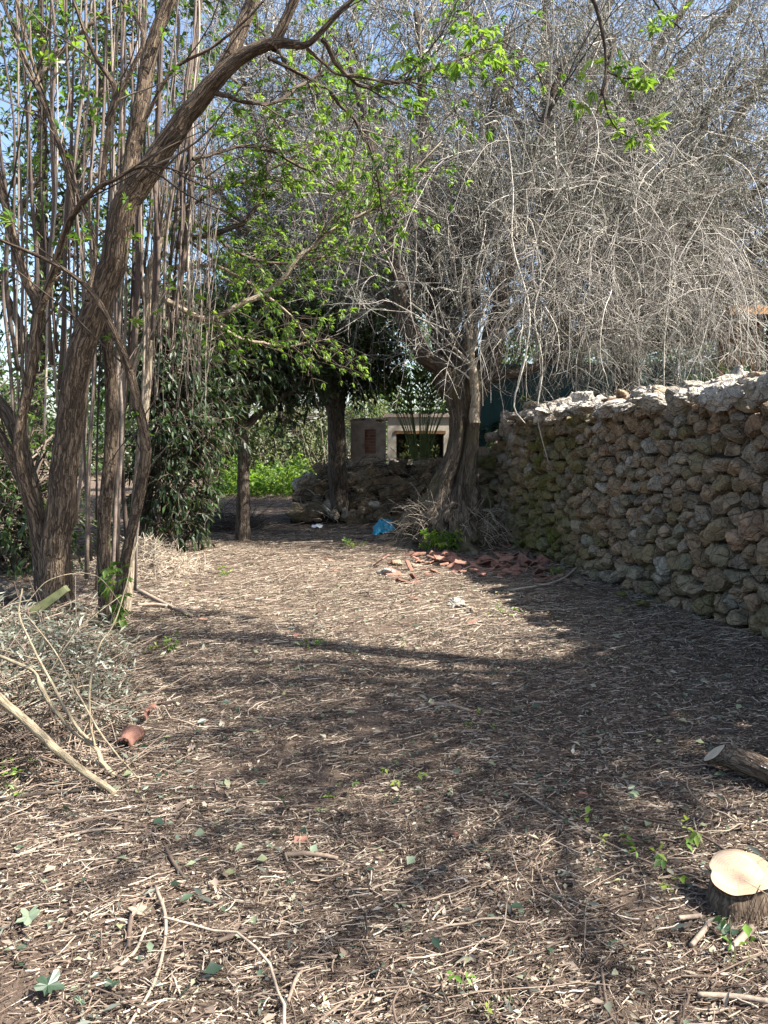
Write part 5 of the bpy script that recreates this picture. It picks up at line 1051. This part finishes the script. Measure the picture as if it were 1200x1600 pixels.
def build_log():
    p = gp(1092, 1182); q = gp(1290, 1252); r = .5 * 37 * p[1] / FPX
    t = thing('log', p, 'short weathered log with a pale cut end in the wall shade', 'log')
    a0 = p + np.array([0, 0, r + .02]); a1 = q + np.array([0, 0, r + .01]); dv = nrm(a1 - a0)
    ctrl = [(*(a0 + (a1 - a0) * f + np.array([0, 0, .015 * math.sin(f * 5)])), r * w) for f, w in ((1, 1.05), (.7, 1.0), (.4, 1.02), (.15, .98), (.02, .95))]
    ref = np.array([0, 0, 1.0]); s1 = nrm(np.cross(dv, ref)); s2 = np.cross(s1, dv); pn = nrm(-dv + .55 * s2 + np.array([0, -.55, 0]))
    C = catmull(ctrl, 40)[::-1]; nS = 36; th = np.arange(nS) * 2 * math.pi / nS; ring = np.cos(th)[:, None] * s1 + np.sin(th)[:, None] * s2
    V = np.array([c[:3] + ring * (c[3] * (1 + .10 * fbm(np.stack([np.cos(th) * 1.5, np.sin(th) * 1.5, th * 0 + k * .15], -1), 8)))[:, None] for k, c in enumerate(C)])
    c0 = C[0, :3] + dv * r * 1.2
    cutpos = V[0] - dv * (((V[0] - c0) @ pn) / (dv @ pn))[:, None]
    V[0] = cutpos
    for k in range(1, 40):   # the bark stops at the slanting saw cut
        back = ((V[k] - cutpos) @ dv) < .004 * k
        V[k] = np.where(back[:, None], V[k] - dv * ((V[k] - cutpos) @ dv)[:, None] + dv * .004 * k, V[k])
    tc = np.stack([np.cos(th)[None] * r * np.ones((40, 1)), np.sin(th)[None] * r * np.ones((40, 1)), np.linspace(0, 1, 40)[:, None] * np.ones(nS)], -1)
    a = Acc(); a.add(V, quads=grid_faces(1, 40, nS)[:, ::-1], tco=tc, rc=(.5, 0, 0)); a.build('bark', M['log_bark'], t, tco=True)
    cc = cutpos.mean(0); b = Acc(); rr = np.linspace(0, 1, 6); b.add(np.array([cc + (cutpos - cc) * .97 * q - dv * .003 for q in rr]), quads=grid_faces(1, 6, nS)); b.build('cut_end', M['pale_cut'], t)
    f = Acc()
    for k in range(26):
        w = .3 + .5 * RNG.random(); an = 1.57 + .7 * RNG.normal() * .6; pc = a0 + (a1 - a0) * w + r * 1.0 * (math.cos(an) * s1 + math.sin(an) * s2); rv, rf = rock(400 + k, 10, 7); f.add(place(rv, pc - .004 * s2, (.006 + .010 * RNG.random(), .005, .003), (0, 0, 1)), quads=rf)
    f.build('fungus_patches', M['white'], t)
M['pale_cut'] = mat_plain('pale_cut_wood', (0.42, 0.32, 0.22), (0.62, 0.5, 0.37), 25, .8)
build_log()
def build_cut_branches():
    D = lambda *a: a
    t = thing('cut_branch', gp(180, 1240), 'thick pale bare cut branch propped over the brush at the left edge', 'cut branch', 'cut branches on the brush pile')
    a = Acc(); limb(a, pl(slim([(-60, 1030, 21, 3.45), (0, 1092, 20, 3.4), (50, 1135, 20, 3.35), (88, 1172, 20, 3.3), (130, 1205, 18, 3.27), (180, 1241, 15, 3.22)], 1.0)), 40, 14, .06, 2, gnarl=.15); a.build('bough', M['branch'], t, tco=True)
    t = thing('cut_branch', gp(180, 1215), 'forked pale cut branch with thin grey twigs rising over the brush pile', 'cut branch', 'cut branches on the brush pile')
    for q in ([(180, 1215, 15, 3.4), (160, 1190, 14, 3.42), (148, 1168, 11, 3.45), (110, 1140, 10, 3.5), (80, 1100, 11, 3.6), (62, 1070, 11, 3.65), (50, 1048, 11, 3.7), (0, 1025, 10, 3.8), (-50, 1005, 8, 3.9)],
              [(150, 1165, 10, 3.45), (120, 1135, 8, 3.5), (92, 1090, 7, 3.6), (75, 1055, 6, 3.65), (50, 1010, 5, 3.75), (30, 960, 4, 3.9), (35, 920, 3, 4)],
              [(148, 1165, 6, 3.45), (140, 1120, 5, 3.45), (142, 1060, 5, 3.5), (155, 1010, 4, 3.55), (175, 980, 3, 3.6), (190, 940, 2.5, 3.7), (215, 845, 2, 3.8)],
              [(215, 1215, 4, 3.35), (160, 1150, 5, 3.4), (120, 1080, 4, 3.5), (80, 1010, 3, 3.6), (40, 960, 2, 3.7)],
              [(60, 1030, 4, 3.7), (0, 1015, 3, 3.7), (-40, 1000, 3, 3.7)], [(75, 1055, 3, 3.65), (110, 1000, 2.5, 3.7), (150, 960, 2, 3.8), (190, 930, 1.6, 3.9)], [(35, 950, 2.5, 3.9), (80, 905, 2, 4), (150, 900, 1.6, 4.1), (200, 960, 1.5, 4.1)]):
        a = Acc(); limb(a, pl(slim(q)), 34, 9, .06, 3, gnarl=.5); a.build('bough', M['branch'], t, tco=True)
    q = [gp(-60, 905), gp(20, 945), gp(75, 985)]; a = Acc(); limb(a, [(*(p + np.array([0, 0, .10])), .085 - .008 * k) for k, p in enumerate(q)], 40, 20, .12, 6, gnarl=.4); tag(a.build('fallen_log', M['dark_bark'], tco=True), 'dark thick fallen trunk behind the brush at the left edge', 'fallen log')
    p, q = pix(50, 958, 5.2), pix(102, 920, 5.3); a = Acc(); dv = nrm(q - p); s = nrm(np.cross(dv, np.array([0, 1, 0]))); w = .032; up = np.array([0, .05, 0])
    e = [p + s * w, q + s * w * .7, q - s * w * .8, p - s * w]; V = np.array(e + [x + up for x in e]); a.add(V, quads=[[0, 1, 2, 3], [7, 6, 5, 4], [0, 4, 5, 1], [1, 5, 6, 2], [2, 6, 7, 3], [3, 7, 4, 0]]); tag(a.build('plank', M['mossy'], smooth=False), 'mossy green plank end poking out before the elder trunk', 'plank')
M['branch'] = mat_bark('pale_branch_bark', (0.10, 0.08, 0.05), (0.24, 0.195, 0.125), (0.36, 0.30, 0.20), 2.2, .6, .006, lichen=(0.17, 0.145, 0.1))
build_cut_branches()
def build_brush():
    rg = np.random.default_rng(55)
    def pile(name, label, cat, fn, n, ln, rad, mat, K=6, cols=(0, 1), flat=.35, kind='stuff', sag=.3):
        p = fn(n); d = rdir(n, flat); L = ln[0] + (ln[1] - ln[0]) * rg.random(n); P = np.zeros((n, K, 3)); P[:, 0] = p - d * L[:, None] * .5; dd = d.copy()
        for j in range(1, K): P[:, j] = P[:, j - 1] + dd * (L / (K - 1))[:, None]; dd = nrm(dd + .14 * rg.normal(size=dd.shape) + np.array([0, 0, -.04]))
        P[..., 2] = np.maximum(P[..., 2], gz(P[..., 0], P[..., 1]) + .01); a = Acc(); c = cols[0] + (cols[1] - cols[0]) * rg.random(n); tubes(a, P, taper(n, K, rad, rad * .5, rg), 4, np.stack([c, c, c], 1)); tag(a.build(name, mat), label, cat, kind=kind); return P
    def left(n):
        y = 3.3 + 2.5 * rg.random(n); edge = -.28 * y - .36 + .25 * rg.random(n); x = edge - 1.7 * rg.random(n) ** .8; h = np.clip((edge - x) * .55, 0, .36) * np.clip((y - 3.1) / .6, 0, 1) * np.clip((6.2 - y) / .8, 0.25, 1); return np.stack([x, y, .02 + h * rg.random(n)], 1)
    P = pile('brush_pile', 'tangled heap of cut grey twigs spread along the left edge', 'brush pile', left, 3600, (.2, .75), .0032, M['litter'], cols=(.05, .85), flat=.25)
    lf = Acc(); k = P[:, 0, 1] > 3.9; p, dd, i = along(P[k], 27000, rg); m = (p[:, 2] > .07) & (p[:, 0] < -.30 * p[:, 1] - .1); p, dd = p[m], dd[m]; lrc = np.stack([.25 + .7 * rg.random(len(p))] * 3, 1); leaves(lf, p + .03 * rg.normal(size=p.shape), nrm(dd + .8 * rdir(len(p))), .06 * (.6 + .7 * rg.random(len(p))), .014, .12, lrc, .1); tag(lf.build('brush_leaves', M['brush_leaf']), 'narrow silvery leaves on the cut brush at the left', 'leaves', kind='stuff')
    def heap(n):
        r = rg.random(n) ** .6; a = rg.random(n) * 2 * math.pi; c = gp(225, 905); return np.stack([c[0] - .15 + .75 * r * np.cos(a), c[1] + .45 + .6 * r * np.sin(a), .02 + .42 * (1 - r) * rg.random(n) ** .3], 1)
    pile('straw_heap', 'heap of pale dry clippings behind the elder stems', 'heap', heap, 2200, (.1, .4), .0032, M['straw'], K=4, flat=.5)
    def mid(n):
        c = gp(300, 830); r = rg.random(n) ** .5; a = rg.random(n) * 6.283; return np.stack([c[0] + 1.1 * r * np.cos(a), c[1] + .8 + 1.0 * r * np.sin(a), .02 + .3 * (1 - r) * rg.random(n)], 1)
    pile('dead_brush', 'dim tangle of dead sticks under the dark evergreen', 'brush', mid, 500, (.3, 1.2), .006, M['dark_twig'], flat=.45)
build_brush()

# ------------------------------------------------------------------ terracotta shards, bricks, scraps
def shard(p, size, rot, curve, seed, label, grp, rnd, mat='tile', name='tile_shard', cat='tile shard', thick=.014):
    rg = np.random.default_rng(seed); n, m = 9, 7; u = np.linspace(-1, 1, n); v = np.linspace(-1, 1, m); U, Vv = np.meshgrid(u, v, indexing='ij')
    e = 1 + .22 * rg.normal(size=4); X = U * size * (1 + .18 * Vv * rg.normal()) * (1 + .06 * rg.normal(size=U.shape)); Y = Vv * size * .62 * (1 + .35 * U * rg.normal() * .6) * (1 + .05 * rg.normal(size=U.shape))
    Z = -curve * size * (Vv ** 2) + .01 * size * rg.normal(size=U.shape)
    top = np.stack([X, Y, Z + thick / 2], -1); bot = np.stack([X, Y, Z - thick / 2], -1); a = Acc(); k = n * m
    idx = np.arange(k).reshape(n, m); q = np.stack([idx[:-1, :-1], idx[1:, :-1], idx[1:, 1:], idx[:-1, 1:]], -1).reshape(-1, 4); ring = np.r_[idx[:, 0], idx[-1, 1:], idx[-2::-1, -1], idx[0, -2:0:-1]]; side = np.stack([ring, np.roll(ring, -1), np.roll(ring, -1) + k, ring + k], -1)[:, ::-1]
    a.add(place(np.vstack([top.reshape(-1, 3), bot.reshape(-1, 3)]), p, (1, 1, 1), rot), quads=np.vstack([q, q[:, ::-1] + k, side]), rc=(rnd, 0, 0)); return tag(a.build(name, M[mat], smooth=False), label, cat, grp)
def build_tiles():
    rg = np.random.default_rng(66)
    for k in range(150):
        f = rg.random(); u = 640 + 230 * f + 25 * rg.normal(); v = 880 + 13 * rg.normal() + 8 * f; 
        if k < 18: u = 760 + 50 * rg.random(); v = 838 + 35 * rg.random()
        p = gp(u, v); p[2] += .02 + .07 * rg.random() * max(0, 1 - abs(v - 882) / 26); s = .035 + .08 * rg.random() ** 1.4
        shard(p, s, (.35 * rg.normal(), .35 * rg.normal(), rg.random() * 6.28), .35 * rg.random(), k, 'broken terracotta roof tile shard in the heap before the olive roots', 'terracotta shards heaped before the olive', .75 * rg.random())
    for u, v, s, lab in [(205, 1175, .055, 'bent rust red tile piece beside the cut branch ends'), (232, 1135, .04, 'narrow red tile piece standing up in the brush'), (395 + 120, 876, .09, 'flat red tile fragment left of the tile heap on sunny ground'), (525, 895, .05, 'small red tile crumb in the sunny chips'), (648, 943, .06, 'reddish tile bit left of the broken brick'), (735, 980, .06, 'red tile bit under the broken brick in the sun'), (318, 972, .06, 'dark rusty scrap at the end of the grey stick'), (460, 998, .05, 'dull red tile bit in the middle of the path'), (470, 1305, .035, 'dark red tile chip on the near path centre'), (710, 1300, .02, 'tiny red crumb on the near path'), (912, 1238, .03, 'pink tile chip at the right of the path')]:
        p = gp(u, v); p[2] += .02; s *= .7
        if 'cut branch' in lab or 'brush' in lab: s *= 1.9; p[2] += .07
        shard(p, s, (.3 + (.6 if 'stand' in lab else 0), .25 * rg.normal(), rg.random() * 6), .4, 300 + u, lab, 'single terracotta pieces on the ground', .3 * rg.random())
    for k, (u, v, w, h, lab, cc) in enumerate([(716, 950, 34, 14, 'broken pale brick lying on its side in the sun patch', .95), (735, 958, 20, 12, 'small pale stone touching the broken brick', .9), (605, 893, 36, 14, 'pale flat stone at the left end of the tile heap', 1), (622, 880, 20, 11, 'yellowish stone on the left of the tile heap', .7), (920, 893, 30, 14, 'flat grey stone in the wall shade', .62), (905, 912, 26, 10, 'lower grey slab beside the wall in shade', .15), (690, 869, 34, 9, 'white chalky stone at the back of the tile heap', 1), (650, 885, 18, 9, 'small ochre stone amid the tile heap', .5), (970, 930, 30, 10, 'mossy stone on the ground by the wall foot', .3), (1005, 945, 30, 10, 'second mossy stone nearer along the wall foot', .2), (966, 955, 26, 8, 'mossy flat pad in front of the wall foot stones', .3)]):
        p = gp(u, v + h * .4); dd = p[1]; a = Acc(); rv, rf = rock(800 + k, 20, 12, .1, .75); a.add(place(rv, (p[0], p[1], p[2] + h * dd / FPX * .45), (w * dd / FPX / 2, w * dd / FPX / 2.6, h * dd / FPX / 2), (.1, .15, k)), quads=rf, rc=(cc, 1 if 'mossy' in lab else 0, 0)); tag(a.build('stone', M['stone'], smooth=False), lab, 'stone', 'loose stones on the ground')
build_tiles()
def crumple(p, s, seed, mat, name, label, cat):
    n, m = 26, 20; U, V = np.meshgrid(np.linspace(-1, 1, n), np.linspace(-1, 1, m), indexing='ij'); Z = .5 * np.exp(-(U ** 2 + V ** 2) * 1.2) + .30 * fbm(np.stack([U * 2.2, V * 2.2, U * 0 + seed], -1), seed, 3)
    X = U * (1 + .25 * fbm(np.stack([U * 1.5, V * 1.5, U * 0 + 9], -1), seed)); Y = V * (1 + .25 * fbm(np.stack([U * 1.5, V * 1.5, U * 0 + 4], -1), seed)); P = np.stack([X * s[0], Y * s[1], np.maximum(Z, -.02) * s[2]], -1) + p
    a = Acc(); a.add(P, quads=grid_faces(1, n, m, closed=False), rc=(.6, 0, 0)); o = a.build(name, M[mat], smooth=False); md = o.modifiers.new('thick', 'SOLIDIFY'); md.thickness = .003; tag(o, label, cat); return o
def build_scraps():
    p = gp(600, 832); crumple(p + np.array([0, .05, .04]), (.2, .14, .38), 3, 'blue', 'plastic_bag', 'crumpled bright blue plastic bag left of the olive roots', 'bag').rotation_euler = (0, -.35, .2)
    p = gp(495, 820); crumple(p + np.array([0, 0, .03]), (.10, .08, .10), 5, 'white', 'paper_scrap', 'small white paper scrap on the far path', 'paper')
    p = pix(75, 1000, 5.1); o = crumple(p - np.array([0, 0, .06]), (.05, .04, .16), 8, 'white', 'tissue', 'white crumpled tissue caught in the brush before the elder', 'tissue')
build_scraps()
